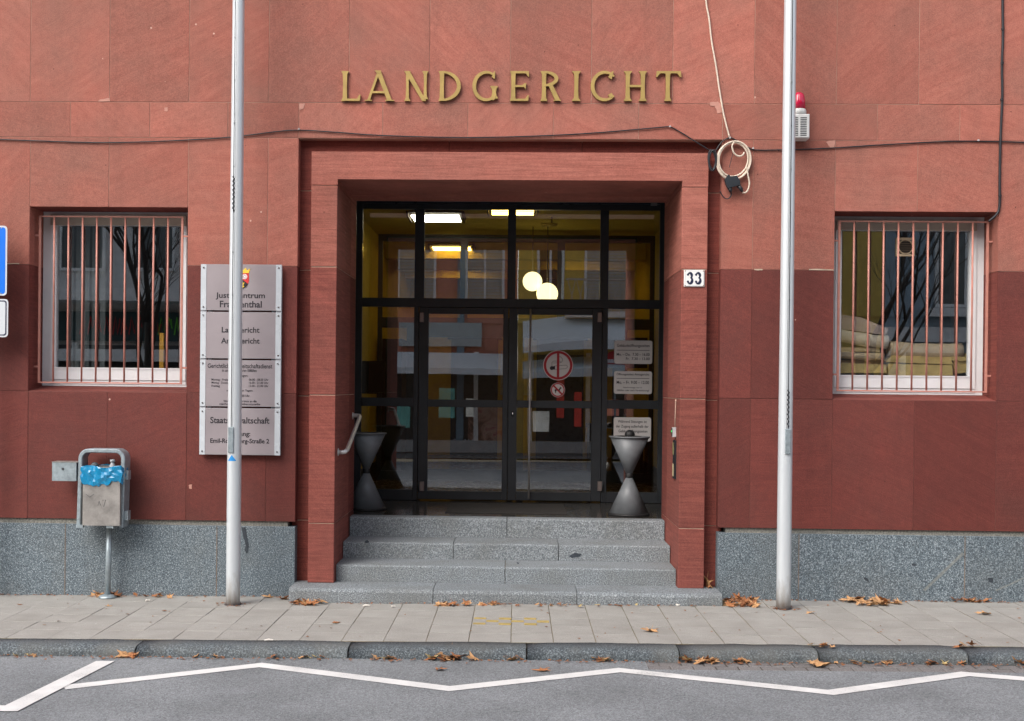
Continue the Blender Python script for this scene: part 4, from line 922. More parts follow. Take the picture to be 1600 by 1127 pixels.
# intercom on the right reveal
ic = empty('door_intercom', (JI[1], 0.27, 1.1), 'narrow black intercom strip with small card reader on the right portal reveal', 'intercom')
def onrev(u, v): return at_x(u, v, JI[1])
za, zb_ = W(1055, 688, .27).z, W(1055, 748, .27).z; ra, rb = W(1055, 668, .25).z, W(1055, 683, .25).z
XR = JI[1]
MB().box(XR - .014, XR, 0.20, 0.345, zb_, za).build('panel', BLACKM, ic)
MB().box(XR - .017, XR - .0142, 0.275, 0.335, za - .13, za - .02).build('display', simple('olive label', (0.20, 0.19, 0.08), 0.4), ic)
MB().box(XR - .017, XR - .0142, 0.275, 0.335, zb_ + .02, zb_ + .13).build('name_field', simple('cream label', (0.50, 0.42, 0.25), 0.4), ic)
rd = MB().box(XR - .03, XR, 0.235, 0.30, rb, ra).build('card_reader', simple('reader grey', (0.45, 0.45, 0.46), 0.4), ic)
MB().box(XR - .034, XR - .0302, 0.262, 0.298, rb + .004, ra - .004).build('reader_face', BLACKM, rd)
MB().box(XR - .036, XR - .0342, 0.272, 0.288, (ra + rb) / 2, (ra + rb) / 2 + .014).build('led', emit('green led', (0.02, 0.7, 0.12), 1.2), rd)
MB().tube([(XR - .006, 0.265, ra), (XR - .006, 0.255, ra + .1), (XR - .006, 0.235, W(1058, 628, .2).z), (XR - .004, .235, W(1058, 624, .2).z)], 0.006, 6).build('cable', simple('mortared cable', (0.40, 0.27, 0.21), 0.9), ic, smooth=True)

# ------------------------------------------------------------------ flagpoles
BLUE = simple('blue sticker', (0.02, 0.25, 0.62), 0.4); GROOVE = simple('dark groove', (0.03, 0.03, 0.035), 0.5); ROPE = simple('dark halyard', (0.02, 0.02, 0.025), 0.8)
RUSTW = simple('stained pole foot', (0.30, 0.27, 0.24), 0.6, 0.3, var=0.3, vscale=25)
def polemat():
    m, t, b = new('pole aluminium, stained foot'); tc = t.nodes.new('ShaderNodeTexCoord'); v = tc.outputs['Object']
    sp = nd(t, 'ShaderNodeSeparateXYZ'); t.links.new(v, sp.inputs[0])
    mp = nd(t, 'ShaderNodeMapping', {'Scale': (9, 9, 3)}); t.links.new(v, mp.inputs['Vector'])
    n = noise(t, mp.outputs[0], 2.2, 5, .65); n2 = noise(t, v, 1.2, 3)
    k = math_(t, 'ADD', sp.outputs['Z'], math_(t, 'MULTIPLY', n, .55))
    c = mixc(t, ramp(t, k, [(.26, .85), (.36, .5), (.55, 0.0)]), mixc(t, n2, (0.56, 0.60, 0.63), (0.64, 0.67, 0.69)), (0.25, 0.215, 0.18))
    t.links.new(c, b.inputs['Base Color']); b.inputs['Metallic'].default_value = .25; b.inputs['Roughness'].default_value = .33; return m
POLEM = polemat()
def flagpole(u, v, du, vbox0, vbox1, vrope0, vrope1, label, sticker):
    b = G(u, v); x, y, z0 = b.x, b.y, gz(b.x); y0 = y
    p = empty('flagpole', (x, y, z0), label, 'flagpole', 'flagpoles before the courthouse')
    H_ = 9.0; r0, r1 = 0.0595, 0.052
    def rr(z): return r0 + (r1 - r0) * min(1, max(0, (z - 1.1) / 3.2)) if z < 4.3 else r1 - (z - 4.3) * .003
    MB().lathe([(rr(z0 + h), h) for h in (-.03, .16, .6, 1.1, 1.6, 2.2, 2.8, 3.4, 4.3, 6, 8, H_)], (x, y, z0), 40).build('shaft', POLEM, p, smooth=True)
    MB().lathe([(r0 + .012, -.02), (r0 + .012, .004), (r0 + .001, .01)], (x, y, z0), 32).build('collar', GROOVE, p, smooth=True)
    # the rail groove facing the street
    gx = x + du; zt, zb = W(u + 8, vbox0, y).z, W(u + 5, vbox1, y).z
    fy = lambda z, dx: y - math.sqrt(max(1e-6, rr(z) ** 2 - dx * dx))
    m = MB(); n = 16; zs = [zb + (z0 + 8.6 - zb) * k / n for k in range(n + 1)]
    for (dx, wd, dep, mat, nm) in ((du, .0035, .0015, GROOVE, 'groove'), (du + .012 * (1 if du < 0 else -1) * 1.0, .0012, .001, GROOVE, 'groove_lip')):
        m = MB()
        for a_, b__ in zip(zs[:-1], zs[1:]):
            m.quad((x + dx - wd, fy(a_, dx) - dep, a_), (x + dx + wd, fy(a_, dx) - dep, a_), (x + dx + wd, fy(b__, dx) - dep, b__), (x + dx - wd, fy(b__, dx) - dep, b__))
        m.build(nm, mat, p)
    yb = fy(1.4, du)
    MB().cbox(x + du - .023, x + du + .023, yb - .014, yb + .03, zb, zt, .004).build('cleat_cover', GALV, p)
    zr0, zr1 = W(u + 8, vrope0, y).z, W(u + 8, vrope1, y).z
    m = MB(); n = 26
    m.tube([(x + du + .006 * math.sin(k * 1.9), fy(zr1 + (zr0 - zr1) * k / n, du) - .005, zr1 + (zr0 - zr1) * k / n) for k in range(n + 1)], 0.0055, 6); m.build('halyard', ROPE, p, smooth=True)
    for k in range(9):
        z = 2.6 + k * .36; MB().tube([(x + du, fy(z, du) - .004, z - .006), (x + du, fy(z, du) - .004, z + .006)], .004, 6).build('rail_screw', ROPE, p)
    if sticker:
        zz1, zz0 = W(362, 711, y - .06).z, W(362, 720.5, y - .06).z; wv = .038
        m = MB(); n = 8
        for k in range(n):
            a_, b__ = -wv + 2 * wv * k / n, -wv + 2 * wv * (k + 1) / n
            f_ = lambda t: y - math.sqrt(rr(1.2) ** 2 - (t - .008) ** 2) - .001
            h_ = lambda t: zz0 + (zz1 - zz0) * (1 - abs(t) / wv)
            m.quad((x - .008 + a_, f_(a_), zz0), (x - .008 + b__, f_(b__), zz0), (x - .008 + b__, f_(b__), h_(b__)), (x - .008 + a_, f_(a_), h_(a_)))
        m.build('sticker', BLUE, p)
flagpole(364, 945, -.016, 667, 707, 277, 332, 'silver flagpole standing before the court directory sign', True)
flagpole(1224, 951, .008, 670, 709, 609, 668, 'silver flagpole right of the entrance, in front of the siren', False)

# ------------------------------------------------------------------ litter bin
BAG = simple('blue plastic bag', (0.006, 0.215, 0.42), 0.22, var=0.15, vscale=7, spec=0.8)
INOX = simple('scratched sheet metal', (0.36, 0.34, 0.32), 0.42, 0.55, var=0.25, vscale=9, finevar=0.08)
byc = -0.17; bc = W(160, 780, byc)
bn = empty('litter_bin', (W(168, 928, byc).x, byc, gz(-3.6)), 'galvanised litter bin with blue bag and side ash box by the wall', 'litter bin')
def bw(u, v, Y=byc): return W(u, v, Y)
xpost = W(168.5, 880, byc + .05).x; zg = gz(xpost)
MB().tube([(xpost, byc + .05, zg), (xpost + .012, byc + .05, W(170, 815, byc).z)], 0.0245, 16).build('post', GALV, bn, smooth=True)
MB().lathe([(.075, 0), (.078, .006), (.07, .018), (.03, .03)], (xpost, byc + .05, zg), 24).build('foot_plate', GALV, bn, smooth=True)
bx0, bx1 = W(129, 800, byc - .12).x, W(187, 800, byc - .12).x; bz0, bz1 = bw(158, 819).z, bw(158, 728).z
fy0, fy1 = byc - .12, byc + .055
m = MB(); n0 = 0
m.box(bx0, bx1, fy0, fy0 + .004, bz0, bz1); m.box(bx0, bx0 + .004, fy0 + .0045, fy1, bz0, bz1); m.box(bx1 - .004, bx1, fy0 + .0045, fy1, bz0, bz1); m.box(bx0 + .0045, bx1 - .0045, fy0 + .0045, fy1, bz0 + .001, bz0 + .006); m.box(bx0 + .0045, bx1 - .0045, fy1 - .004, fy1 - .0005, bz0 + .0065, bz1)
body = m.build('body', INOX, bn)
SCR = simple('felt pen scrawl', (0.12, 0.12, 0.125), 0.6)
for (pts) in ([(153, 790), (155, 783), (157, 790)], [(160, 782), (165, 781), (162, 792)], [(134, 772), (140, 777), (147, 772)]):
    q = [W(u, v, fy0) for u, v in pts]; MB().tube([(a.x, fy0 - .001, a.z) for a in q], .0022, 5).build('scrawl', SCR, body)
for u in (131, 178):
    p = bw(u, 822); bx('bracket', GALV, bn, p.x - .03, p.x + .03, fy0 + .01, fy0 + .05, bz0 - .022, bz0 - .0005)
# carrying frame: a hoop of flat tube
hx0, hx1 = bw(130, 760).x - .002, bw(196, 760).x; ht = bw(160, 704, byc).z; hb = bw(195, 823).z; rc = .07; xm = (hx0 + hx1) / 2
hoop = [(hx0 - .012, byc + .0, hb), (hx0 - .004, byc, (hb + ht) / 2), (hx0, byc, ht - rc)]
for k in range(1, 7):
    a = math.pi - math.pi / 2 * k / 6; hoop.append((hx0 + rc + rc * math.cos(a), byc, ht - rc + rc * math.sin(a)))
for k in range(0, 7):
    a = math.pi / 2 - math.pi / 2 * k / 6; hoop.append((hx1 - rc + rc * math.cos(a), byc, ht - rc + rc * math.sin(a)))
hoop += [(hx1 - .004, byc, (hb + ht) / 2), (hx1 - .012, byc, hb)]
def flatbar(pts, wy, th):
    m = MB(); n = len(pts); pts = [Vector(p) for p in pts]; secs = []
    for i, p in enumerate(pts):
        d = (pts[min(n - 1, i + 1)] - pts[max(0, i - 1)]).normalized(); nn = Vector((-d.z, 0, d.x))
        b = len(m.v); c = .006
        for (a_, y_) in ((-th, -wy + c), (-th + c, -wy), (th - c, -wy), (th, -wy + c), (th, wy), (-th, wy)): m.v.append(p + nn * a_ + Vector((0, y_, 0)))
        secs.append(b)
    for i in range(n - 1):
        for k in range(6): m.f.append((secs[i] + k, secs[i] + (k + 1) % 6, secs[i + 1] + (k + 1) % 6, secs[i + 1] + k))
    m.f.append(tuple(secs[0] + k for k in reversed(range(6)))); m.f.append(tuple(secs[-1] + k for k in range(6)))
    return m
flatbar(hoop, .075, .017).build('hoop', GALV, bn)
for zq in (bw(200, 742).z, bw(200, 805).z): bx('hinge_block', GALV, bn, hx1 + .008, hx1 + .04, byc - .05, byc + .02, zq - .04, zq + .04)
# ash box on the left
p0, p1 = bw(81.5, 722.5, byc - .08), bw(119, 752, byc - .08)
ab = MB().box(p0.x, p1.x, byc - .08, byc + .05, p1.z, p0.z).build('ash_box', GALV, bn)
bx('ash_box_lid', INOX, ab, p0.x - .003, p1.x + .012, byc - .083, byc + .05, p0.z + .0005, p0.z + .006)
lq = bw(98.5, 733, byc - .08); m = MB(); m.ring(lq.x, lq.z, .003, .011, byc - .084, byc - .0805, 16); m.build('key_lock', GROOVE, ab)
# bag turned over the rim
m = MB(); nu, nv = 64, 7; gx0, gx1, gy0, gy1 = bx0 - .002, bx1 + .006, fy0 - .004, fy1 + .002
per = []
for k in range(nu):
    t = k / nu * 4; s_ = int(t); q = t - s_
    per.append(((gx0 + (gx1 - gx0) * q, gy0), (gx1, gy0 + (gy1 - gy0) * q), (gx1 - (gx1 - gx0) * q, gy1), (gx0, gy1 - (gy1 - gy0) * q))[s_])
cx, cy = (gx0 + gx1) / 2, (gy0 + gy1) / 2
rb_ = random.Random(3)
drop = [0.155 + .02 * math.sin(k * .35 + 1) + rb_.uniform(-.012, .012) + (.035 if 0.30 * nu / 4 < (k % nu) < 0.75 * nu / 4 else 0) for k in range(nu)]
fold = [[rb_.gauss(0, 1) for _ in range(nv)] for _ in range(nu)]
for k in range(nu):
    for j in range(nv):
        f_ = j / (nv - 1); x, y = per[k]; d = Vector((x - cx, y - cy)).normalized()
        o_ = .006 + .008 * math.sin(math.pi * f_) + .006 * fold[k][j] * (0.3 + math.sin(math.pi * f_)) * .6 + .005 * math.sin(k * .9 + j * 1.7)
        m.v.append(Vector((x + d.x * o_, y + d.y * o_, bz1 + .022 - f_ * drop[k] - .02 * (f_ == 0) + .007 * fold[k][j] * f_ + .010 * math.sin(k * .5) * (1 - f_))))
for k in range(nu):
    for j in range(nv - 1):
        k2 = (k + 1) % nu; m.f.append((k * nv + j, k * nv + j + 1, k2 * nv + j + 1, k2 * nv + j))
b0 = len(m.v)
for k in range(nu): x, y = per[k]; m.v.append(Vector((x * .9 + cx * .1, y * .9 + cy * .1, bz1 - .10 + rb_.uniform(-.02, .02))))
for k in range(nu): k2 = (k + 1) % nu; m.f.append((k * nv, k2 * nv, b0 + k2, b0 + k))
m.f.append(tuple(range(b0, b0 + nu)))
m.build('bag', BAG, bn)
bq = bw(177, 722, byc); tag(MB().lathe([(.012, -.16), (.03, -.15), (.03, -.045), (.016, -.01), (.014, .0), (.022, .002), (.022, .018), (.016, .024)], (bq.x, byc - .02, bq.z), 16).build('bottle', simple('grey bottle cap', (0.40, 0.42, 0.45), 0.4), smooth=True, loc=(bq.x, byc - .02, bq.z - .16)), 'grey capped bottle sticking out of the litter bin', 'bottle')
tag(MB().lathe([(.03, -.05), (.035, -.01), (.02, .012), (.001, .016)], (W(150, 725, byc).x, byc - .03, W(150, 724, byc).z - .005), 12).build('rubbish', simple('crumpled dark rubbish', (0.06, 0.07, 0.08), 0.7), loc=(W(150, 725, byc).x, byc - .03, bz1 - .05)), 'dark crumpled rubbish inside the litter bin', 'rubbish')

# ------------------------------------------------------------------ siren
sr = empty('alarm_siren', (W(1254, 216, -.1).x, -.06, W(1254, 216, -.1).z), 'white slotted alarm box with red beacon half behind the right flagpole', 'siren')
q0, q1 = W(1232, 178, -.14), W(1265, 216, -.14)
SIW = simple('cream plastic box', (0.66, 0.66, 0.64), 0.4, var=0.04)
MB().cbox(q0.x, q1.x, -0.14, -0.002, q1.z, q0.z, .008).build('box', SIW, sr)
SLOT = simple('slot shadow', (0.03, 0.03, 0.035), 0.8)
for k in range(11):
    z = W(1250, 184 + 2.75 * k, -.14).z
    for ua, ub in ((1250.5, 1260.5), (1238, 1247)): bx('slot', SLOT, sr, W(ua, 200, -.14).x, W(ub, 200, -.14).x, -.1415, -.1402, z - .0036, z + .0036)
c = (W(1248.5, 175, -.08).x, -.075, q0.z)
MB().lathe([(.062, .0005), (.062, .035), (.056, .05), (.052, .052)], c, 28).build('beacon_base', SIW, sr, smooth=True)
m, t, b = new('red beacon plastic'); b.inputs['Base Color'].default_value = (0.55, 0.008, 0.055, 1); b.inputs['Roughness'].default_value = 0.12; b.inputs['Coat Weight'].default_value = 0.5; BEAC = m
MB().lathe([(.054, .053), (.052, .12), (.046, .165), (.036, .185), (.018, .197), (.0005, .199)], c, 28).build('beacon', BEAC, sr, smooth=True)

# ------------------------------------------------------------------ cables
def cable(name, px, r, mat, label, y=-0.012, n=8, sag=None, cat='cable'):
    P_ = [W(u, v, y) for u, v in px]; pts = []
    for i in range(len(P_) - 1):                                    # Catmull-Rom through the pins
        a = P_[max(0, i - 1)]; b = P_[i]; c = P_[i + 1]; d = P_[min(len(P_) - 1, i + 2)]
        for k in range(6):
            t = k / 6; pts.append(0.5 * ((2 * b) + (c - a) * t + (2 * a - 5 * b + 4 * c - d) * t * t + (3 * b - a - 3 * c + d) * t ** 3))
    pts.append(P_[-1])
    pts = [Vector((p.x, y + R_.uniform(-.001, .001), p.z)) for p in pts]
    o = MB().tube(pts, r, n).build(name, mat, smooth=True, loc=tuple(pts[0])); tag(o, label, cat); return o
cable('black_cable', [(-560, 224), (-300, 219), (-40, 216), (0, 218), (80, 221), (165, 223), (260, 220.5), (360, 214.5), (430, 206), (467, 203.5), (520, 206.5), (600, 212), (720, 215), (830, 213), (920, 208.5), (1000, 202), (1040, 198.5), (1048, 199), (1062, 206), (1110, 236)], .0054, BLACKC, 'thin black cable sagging across the wall under the golden letters')
cable('black_cable', [(1118, 236), (1128, 222), (1138, 216), (1144, 216), (1158, 224), (1172, 232), (1180, 234.5), (1215, 234.5), (1290, 232), (1370, 227), (1450, 222.5), (1490, 221), (1530, 221), (1650, 224), (1800, 228), (2050, 226)], .0056, BLACKC, 'black cable running from the coils past the siren to the right edge')
cable('heavy_cable', [(1566.5, -60), (1566.5, 0), (1567, 60), (1565.5, 100), (1566, 150), (1563.5, 210), (1562, 280), (1562, 318), (1558, 334), (1545, 346)], .0105, BLACKC, 'thick black cable hanging down the wall to the right window', y=-.014)
for u, v in ((1566.5, 46), (1565.5, 99), (1565, 156), (1562, 306)):
    p = W(u, v, -.014); tag(MB().tube([(p.x, -.02, p.z - .008), (p.x, -.02, p.z + .008)], .014, 8).build('cable_clip', BLACKC, loc=(p.x, -.01, p.z)), 'small black clip holding the thick cable to the wall', 'clip', 'clips on the thick cable')
cable('white_cable', [(1100, -60), (1103, 0), (1108, 30), (1112, 65), (1119, 105), (1124, 140), (1131, 180), (1140, 215)], .0075, WHITEC, 'cream cable hanging from above down to the cable coil', y=-.016)
for u, v in ((467, 202), (1047, 198), (1141, 215.5), (1177, 232), (1529, 219.5)):
    p = W(u, v, -.02); tag(MB().lathe([(.001, -.008), (.009, -.004), (.009, .006), (.001, .01)], (p.x, -.018, p.z), 10).build('cable_nail', simple('pale nail', (0.45, 0.42, 0.42), 0.5) if 'pale nail' not in bpy.data.materials else bpy.data.materials['pale nail'], loc=(p.x, -.018, p.z)), 'small pale nail pinning the black cable to the wall', 'nail', 'nails holding the black cable')
# coils
def coil(u, v, ru, rv, turns, r, mat, y, jit, seed, rot=0.0):
    rg = random.Random(seed); m = MB()
    for k in range(turns):
        c = W(u + rg.uniform(-jit, jit), v + rg.uniform(-jit, jit), y); a = ru / 179 * (1 + rg.uniform(-.10, .10)); b = rv / 179 * (1 + rg.uniform(-.08, .08)); ph = rg.uniform(-.12, .12) + rot
        pts = []
        for i in range(36):
            t = 2 * math.pi * i / 36; x, z = a * math.cos(t), b * math.sin(t)
            pts.append((c.x + x * math.cos(ph) - z * math.sin(ph), y - .006 * k + .006 * math.sin(t + k), c.z + x * math.sin(ph) + z * math.cos(ph)))
        m.tube(pts, r, 7, closed=True)
    return m
cw = empty('white_cable_coil', tuple(W(1146, 280, -.03)), 'loops of cream cable hanging on a nail right of the portal', 'cable coil')
coil(1145.5, 250.5, 24, 28, 4, .0073, WHITEC, -.028, 1.3, 4, -.1).build('loop', WHITEC, cw, smooth=True)
def pxtube(px, y, r, mat, parent, name):
    P_ = [W(u, v, y) for u, v in px]; pts = []
    for i in range(len(P_) - 1):
        a = P_[max(0, i - 1)]; b = P_[i]; c = P_[i + 1]; d = P_[min(len(P_) - 1, i + 2)]
        for k in range(5):
            t = k / 5; pts.append(0.5 * ((2 * b) + (c - a) * t + (2 * a - 5 * b + 4 * c - d) * t * t + (3 * b - a - 3 * c + d) * t ** 3))
    pts.append(P_[-1]); return MB().tube(pts, r, 7).build(name, mat, parent, smooth=True)
pxtube([(1147, 223), (1144, 228), (1146, 238), (1153, 244), (1160, 243), (1163, 238)], -.055, .0073, WHITEC, cw, 'small_loop')
pxtube([(1167, 262), (1169, 275), (1171, 286), (1169, 296), (1165, 301), (1160, 301)], -.055, .0073, WHITEC, cw, 'tail')
pxtube([(1145, 240), (1142, 252), (1139.5, 262)], -.05, .003, BLACKC, cw, 'tie')
ckb = empty('black_cable_coil', tuple(W(1113, 268, -.05)), 'small coil of black cable hanging at the portal corner beside the cream loops', 'cable coil')
coil(1113, 251, 5.6, 15, 5, .0072, BLACKC, -.02, 1.0, 9, .05).build('loop', BLACKC, ckb, smooth=True)
jbx = empty('plug_adapter', tuple(W(1145, 300, -.06)), 'black cable junction box with two plugs hanging below the cream coil', 'junction box')
q = [W(u, v, -.07) for u, v in ((1135.5, 276), (1138, 273), (1141, 276), (1151, 275), (1156, 283), (1156, 289), (1150, 291), (1137, 294.5), (1133.5, 287), (1132.5, 281))]
m = MB(); m.poly([(a.x, a.z) for a in q], -.085, -.045); m.build('box', simple('black rubber box', (0.014, 0.019, 0.026), 0.45), jbx)
for px in (((1140, 294), (1141.5, 298), (1142, 301)), ((1154, 290), (1158, 296), (1160, 300))):
    a = [W(u, v, -.06) for u, v in px]; MB().tube(a, [.020, .017, .010], 10).build('plug', BLACKC, jbx, smooth=True)
pxtube([(1142, 300), (1142.5, 305), (1139, 310), (1134, 310.5), (1129, 306), (1125, 299)], -.03, .0052, BLACKC, jbx, 'lead')

# ------------------------------------------------------------------ parking sign at the left edge
SBL = simple('sign blue', (0.0, 0.155, 0.72), 0.35, var=0.03); SWH = simple('sign white', (0.56, 0.59, 0.62), 0.35, var=0.03)
ys = -0.22
SIGNBACK = simple('sign plate rim', (0.58, 0.60, 0.63), 0.4, var=0.04)
def roundrect(x0, x1, z0, z1, c, n=5):
    pts = []
    for cx, cz, a0 in ((x1 - c, z0 + c, -90), (x1 - c, z1 - c, 0), (x0 + c, z1 - c, 90), (x0 + c, z0 + c, 180)):
        for k in range(n + 1): a = math.radians(a0 + 90 * k / n); pts.append((cx + c * math.cos(a), cz + c * math.sin(a)))
    return pts
e = W(11.5, 353, ys); f_ = W(11.5, 462, ys); pg = empty('street_sign', (e.x - .22, ys, gz(-4)), 'blue street sign above a white supplementary plate cut off by the left edge', 'street sign')
e2 = W(13, 467.5, ys); f2 = W(13, 527, ys)
MB().tube([(e.x - .22, ys + .04, gz(-4)), (e.x - .22, ys + .04, e.z + .15)], .03, 16).build('post', GALV, pg, smooth=True)
MB().poly(roundrect(e.x - .44, e.x, f_.z, e.z, .03), ys - .002, ys + .002).build('plate', SIGNBACK, pg)
MB().poly(roundrect(e.x - .426, e.x - .014, f_.z + .014, e.z - .014, .022), ys - .0032, ys - .0022).build('blue_field', SBL, pg)
sp_ = MB().poly(roundrect(e2.x - .44, e2.x, f2.z, e2.z, .03), ys - .002, ys + .002).build('sub_plate', SIGNBACK, pg)
MB().poly(roundrect(e2.x - .426, e2.x - .013, f2.z + .013, e2.z - .013, .022), ys - .003, ys - .0022).build('border', simple('sign border navy', (0.01, 0.012, 0.05), 0.4), pg)
MB().poly(roundrect(e2.x - .416, e2.x - .023, f2.z + .023, e2.z - .023, .016), ys - .0042, ys - .0032).build('sub_field', SWH, pg)
for zq in (e.z - .018, f_.z + .018): MB().disc(e.x - .05, zq, .006, ys - .005, ys - .0032, 8).build('bolt', STEEL, pg)

# ------------------------------------------------------------------ across the street (seen mirrored in the glass)
OY = -17.6
def house(x0, x1, h, mat, label, wins, wmat):
    b = empty('town_house', ((x0 + x1) / 2, OY - 4, 0), label, 'building')
    # wall built as piers and spandrels round the openings
    xs = sorted(set([x0, x1] + [q for wn in wins for q in wn[:2]])); 
    m = MB(); m.box(x0 + .01, x1 - .01, OY - 8, OY - .25, -.2, h); m.build('wall', mat, b)
    MB().box(x0 + .01, x1 - .01, OY - .249, OY - .2, 3.6, h).build('upper_wall', mat, b)
    MB().box(x0, x1, OY - .2, OY + .1, h - .25, h).build('cornice', bpy.data.materials['white pvc'], b)
    for (a, c, z0, z1, kind) in wins:
        f = MB(); t = .07
        f.box(a - t, c + t, OY - .2, OY - .12, z1, z1 + t); f.box(a - t, c + t, OY - .2, OY - .08, z0 - t, z0); f.box(a - t, a, OY - .2, OY - .12, z0, z1); f.box(c, c + t, OY - .2, OY - .12, z0, z1)
        f.box((a + c) / 2 - .03, (a + c) / 2 + .03, OY - .195, OY - .15, z0, z1)
        fo = f.build('window', wmat, b)
        if kind == 'b':
            for k in range(int((z1 - z0) / .09)):
                z = z0 + k * .09; MB().box(a, c, OY - .19, OY - .17, z + .008, z + .085).build('blind_slat', OPBL, fo)
        else: MB().box(a, c, OY - .19, OY - .18, z0, z1).build('pane', OPGL, fo)
    return b
OPBL = simple('pale slat blind', (0.42, 0.41, 0.36), 0.7); OPGL = simple('dark house glass', (0.03, 0.035, 0.04), 0.1, spec=0.8)
PINK = simple('salmon render', (0.58, 0.24, 0.17), 0.9); YEL = simple('ochre render', (0.62, 0.43, 0.10), 0.9); GREY = simple('grey render', (0.42, 0.42, 0.40), 0.9); BLUG = simple('blue grey render', (0.28, 0.35, 0.39), 0.9)
WFR = simple('house window frame', (0.74, 0.74, 0.70), 0.5); OPD = simple('dark shop interior', (0.035, 0.035, 0.035), 0.3); TEAL = simple('dark teal fascia', (0.015, 0.05, 0.05), 0.5)
GREYL = simple('pale grey render', (0.66, 0.65, 0.61), 0.9)
hA = house(-16, -6.4, 10.5, GREYL, 'grey house opposite with pale balcony bands, mirrored in the left window', [(-11.0, -10.0, 4.6, 6.4, 'g'), (-9.2, -8.3, 4.6, 6.4, 'g'), (-7.6, -6.9, 4.6, 6.4, 'g'), (-14, -12.8, 4.6, 6.4, 'g'), (-11, -10, 7.4, 9.1, 'g'), (-9.2, -8.3, 7.4, 9.1, 'g')], WFR)
hB = house(-6.4, 0, 11.5, PINK, 'salmon house opposite with slatted blinds, mirrored in the left door', [(-5.6, -4.6, 4.2, 5.9, 'b'), (-3.3, -2.35, 4.1, 5.9, 'b'), (-1.4, -0.45, 4.1, 5.9, 'b'), (-5.4, -4.4, 7.4, 9.1, 'b'), (-3.3, -2.3, 7.4, 9.1, 'b'), (-1.4, -.4, 7.4, 9.1, 'b')], WFR)
hC = house(0, 8.6, 10.8, YEL, 'ochre house opposite with iron balcony, mirrored in the right door', [(0.6, 1.2, 4.2, 5.9, 'g'), (1.9, 3.0, 3.9, 5.9, 'b'), (4.6, 5.6, 4.2, 5.9, 'g'), (6.5, 7.5, 4.2, 5.9, 'g'), (1.8, 2.9, 7.4, 9.1, 'g'), (4.6, 5.6, 7.4, 9.1, 'g')], WFR)
hD = house(8.6, 18, 11.5, BLUG, 'blue grey house opposite, mirrored in the right window', [(9.9, 11.2, 3.9, 5.6, 'g'), (12.4, 13.6, 3.9, 5.6, 'g'), (9.9, 11.2, 7.2, 9, 'g'), (12.4, 13.6, 7.2, 9, 'g')], WFR)
bx('band', WFR, hD, 8.62, 17.9, OY - .2, OY - .02, 3.0, 3.35); bx('band', WFR, hD, 9.6, 11.5, OY - .2, OY + .15, 3.6, 3.8)
bx('downpipe', simple('grey blue pipe', (0.17, 0.25, 0.30), 0.5), hB, -1.68, -1.48, OY - .2, OY - .1, .1, 10)
for (b, x0, x1) in ((hA, -15.5, -6.8), (hB, -6.0, -.3), (hC, .3, 8.2), (hD, 9, 17)):
    m = MB(); m.box(x0, x1, OY - .24, OY - .17, .35, 2.75); m.build('shop_window', OPD, b)
    k = x0
    while k < x1: bx('shop_post', WFR, b, k, k + .12, OY - .17, OY - .05, .2, 2.8); k += 1.6
    bx('shop_sill', GREY, b, x0, x1, OY - .2, OY - .02, .0, .34)
bx('fascia', TEAL, hA, -15.5, -6.8, OY - .2, OY - .05, 2.85, 3.55); bx('fascia', simple('pale fascia', (0.42, 0.47, 0.46), 0.5), hB, -3.3, -1.0, OY - .2, OY - .05, 2.95, 3.6)
for z, d in ((3.75, .9), (2.35, .7)): bx('balcony_band', WFR, hA, -15.0, -6.6, OY - .2, OY + d, z, z + .28)
# goods and posters in the shop windows, and a row of shop lamps
rg = random.Random(12)
SHOPC = [simple('glowing shop display %d' % k, c, .6, var=.3, vscale=3) for k, c in enumerate(((.45, .05, .04), (.06, .12, .35), (.55, .50, .38), (.10, .28, .26), (.50, .30, .08), (.30, .32, .33), (.55, .20, .16), (.62, .62, .58)))]
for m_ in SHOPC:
    b_ = m_.node_tree.nodes['Principled BSDF']; src = b_.inputs['Base Color'].links[0].from_socket; m_.node_tree.links.new(src, b_.inputs['Emission Color']); b_.inputs['Emission Strength'].default_value = 0.20  # goods given a glow of their own colour to brighten the mirrored shops
for (b, x0, x1) in ((hA, -15.5, -6.8), (hB, -6.0, -.3), (hC, .3, 8.2), (hD, 9, 17)):
    k = x0 + .15
    while k < x1 - .8:
        wd = rg.uniform(.10, .5); z = rg.uniform(.35, 1.3); bx('display_panel', rg.choice(SHOPC), b, k, k + wd, OY - .168, OY - .16 + rg.uniform(0, .03), z, z + rg.uniform(.35, 1.3)); k += wd + rg.uniform(.05, .6)
LB = emit('shop bulb', (1.0, .72, .12), 2.2)
for k in range(6):
    MB().lathe([(.07 * math.sin(math.pi * q / 8) + .0005, -.07 * math.cos(math.pi * q / 8)) for q in range(9)], (.25 + k * .34 + (.4 if k > 2 else 0), OY + .05, 2.42), 12).build('shop_bulb', LB, hC, smooth=True)
# balcony of the ochre house
bx('balcony_slab', WFR, hC, 1.3, 4.2, OY - .2, OY + .7, 3.75, 3.9)
m = MB(); m.box(1.3, 4.2, OY + .64, OY + .68, 4.75, 4.80)
for k in range(12):
    xk = 1.35 + k * .235; m.tube([(xk, OY + .66, 3.9), (xk + .2, OY + .66, 4.75)], .012, 5); m.tube([(xk + .2, OY + .66, 3.9), (xk, OY + .66, 4.75)], .012, 5)
m.build('balcony_railing', simple('pale iron', (0.45, 0.42, 0.36), 0.6), hC)
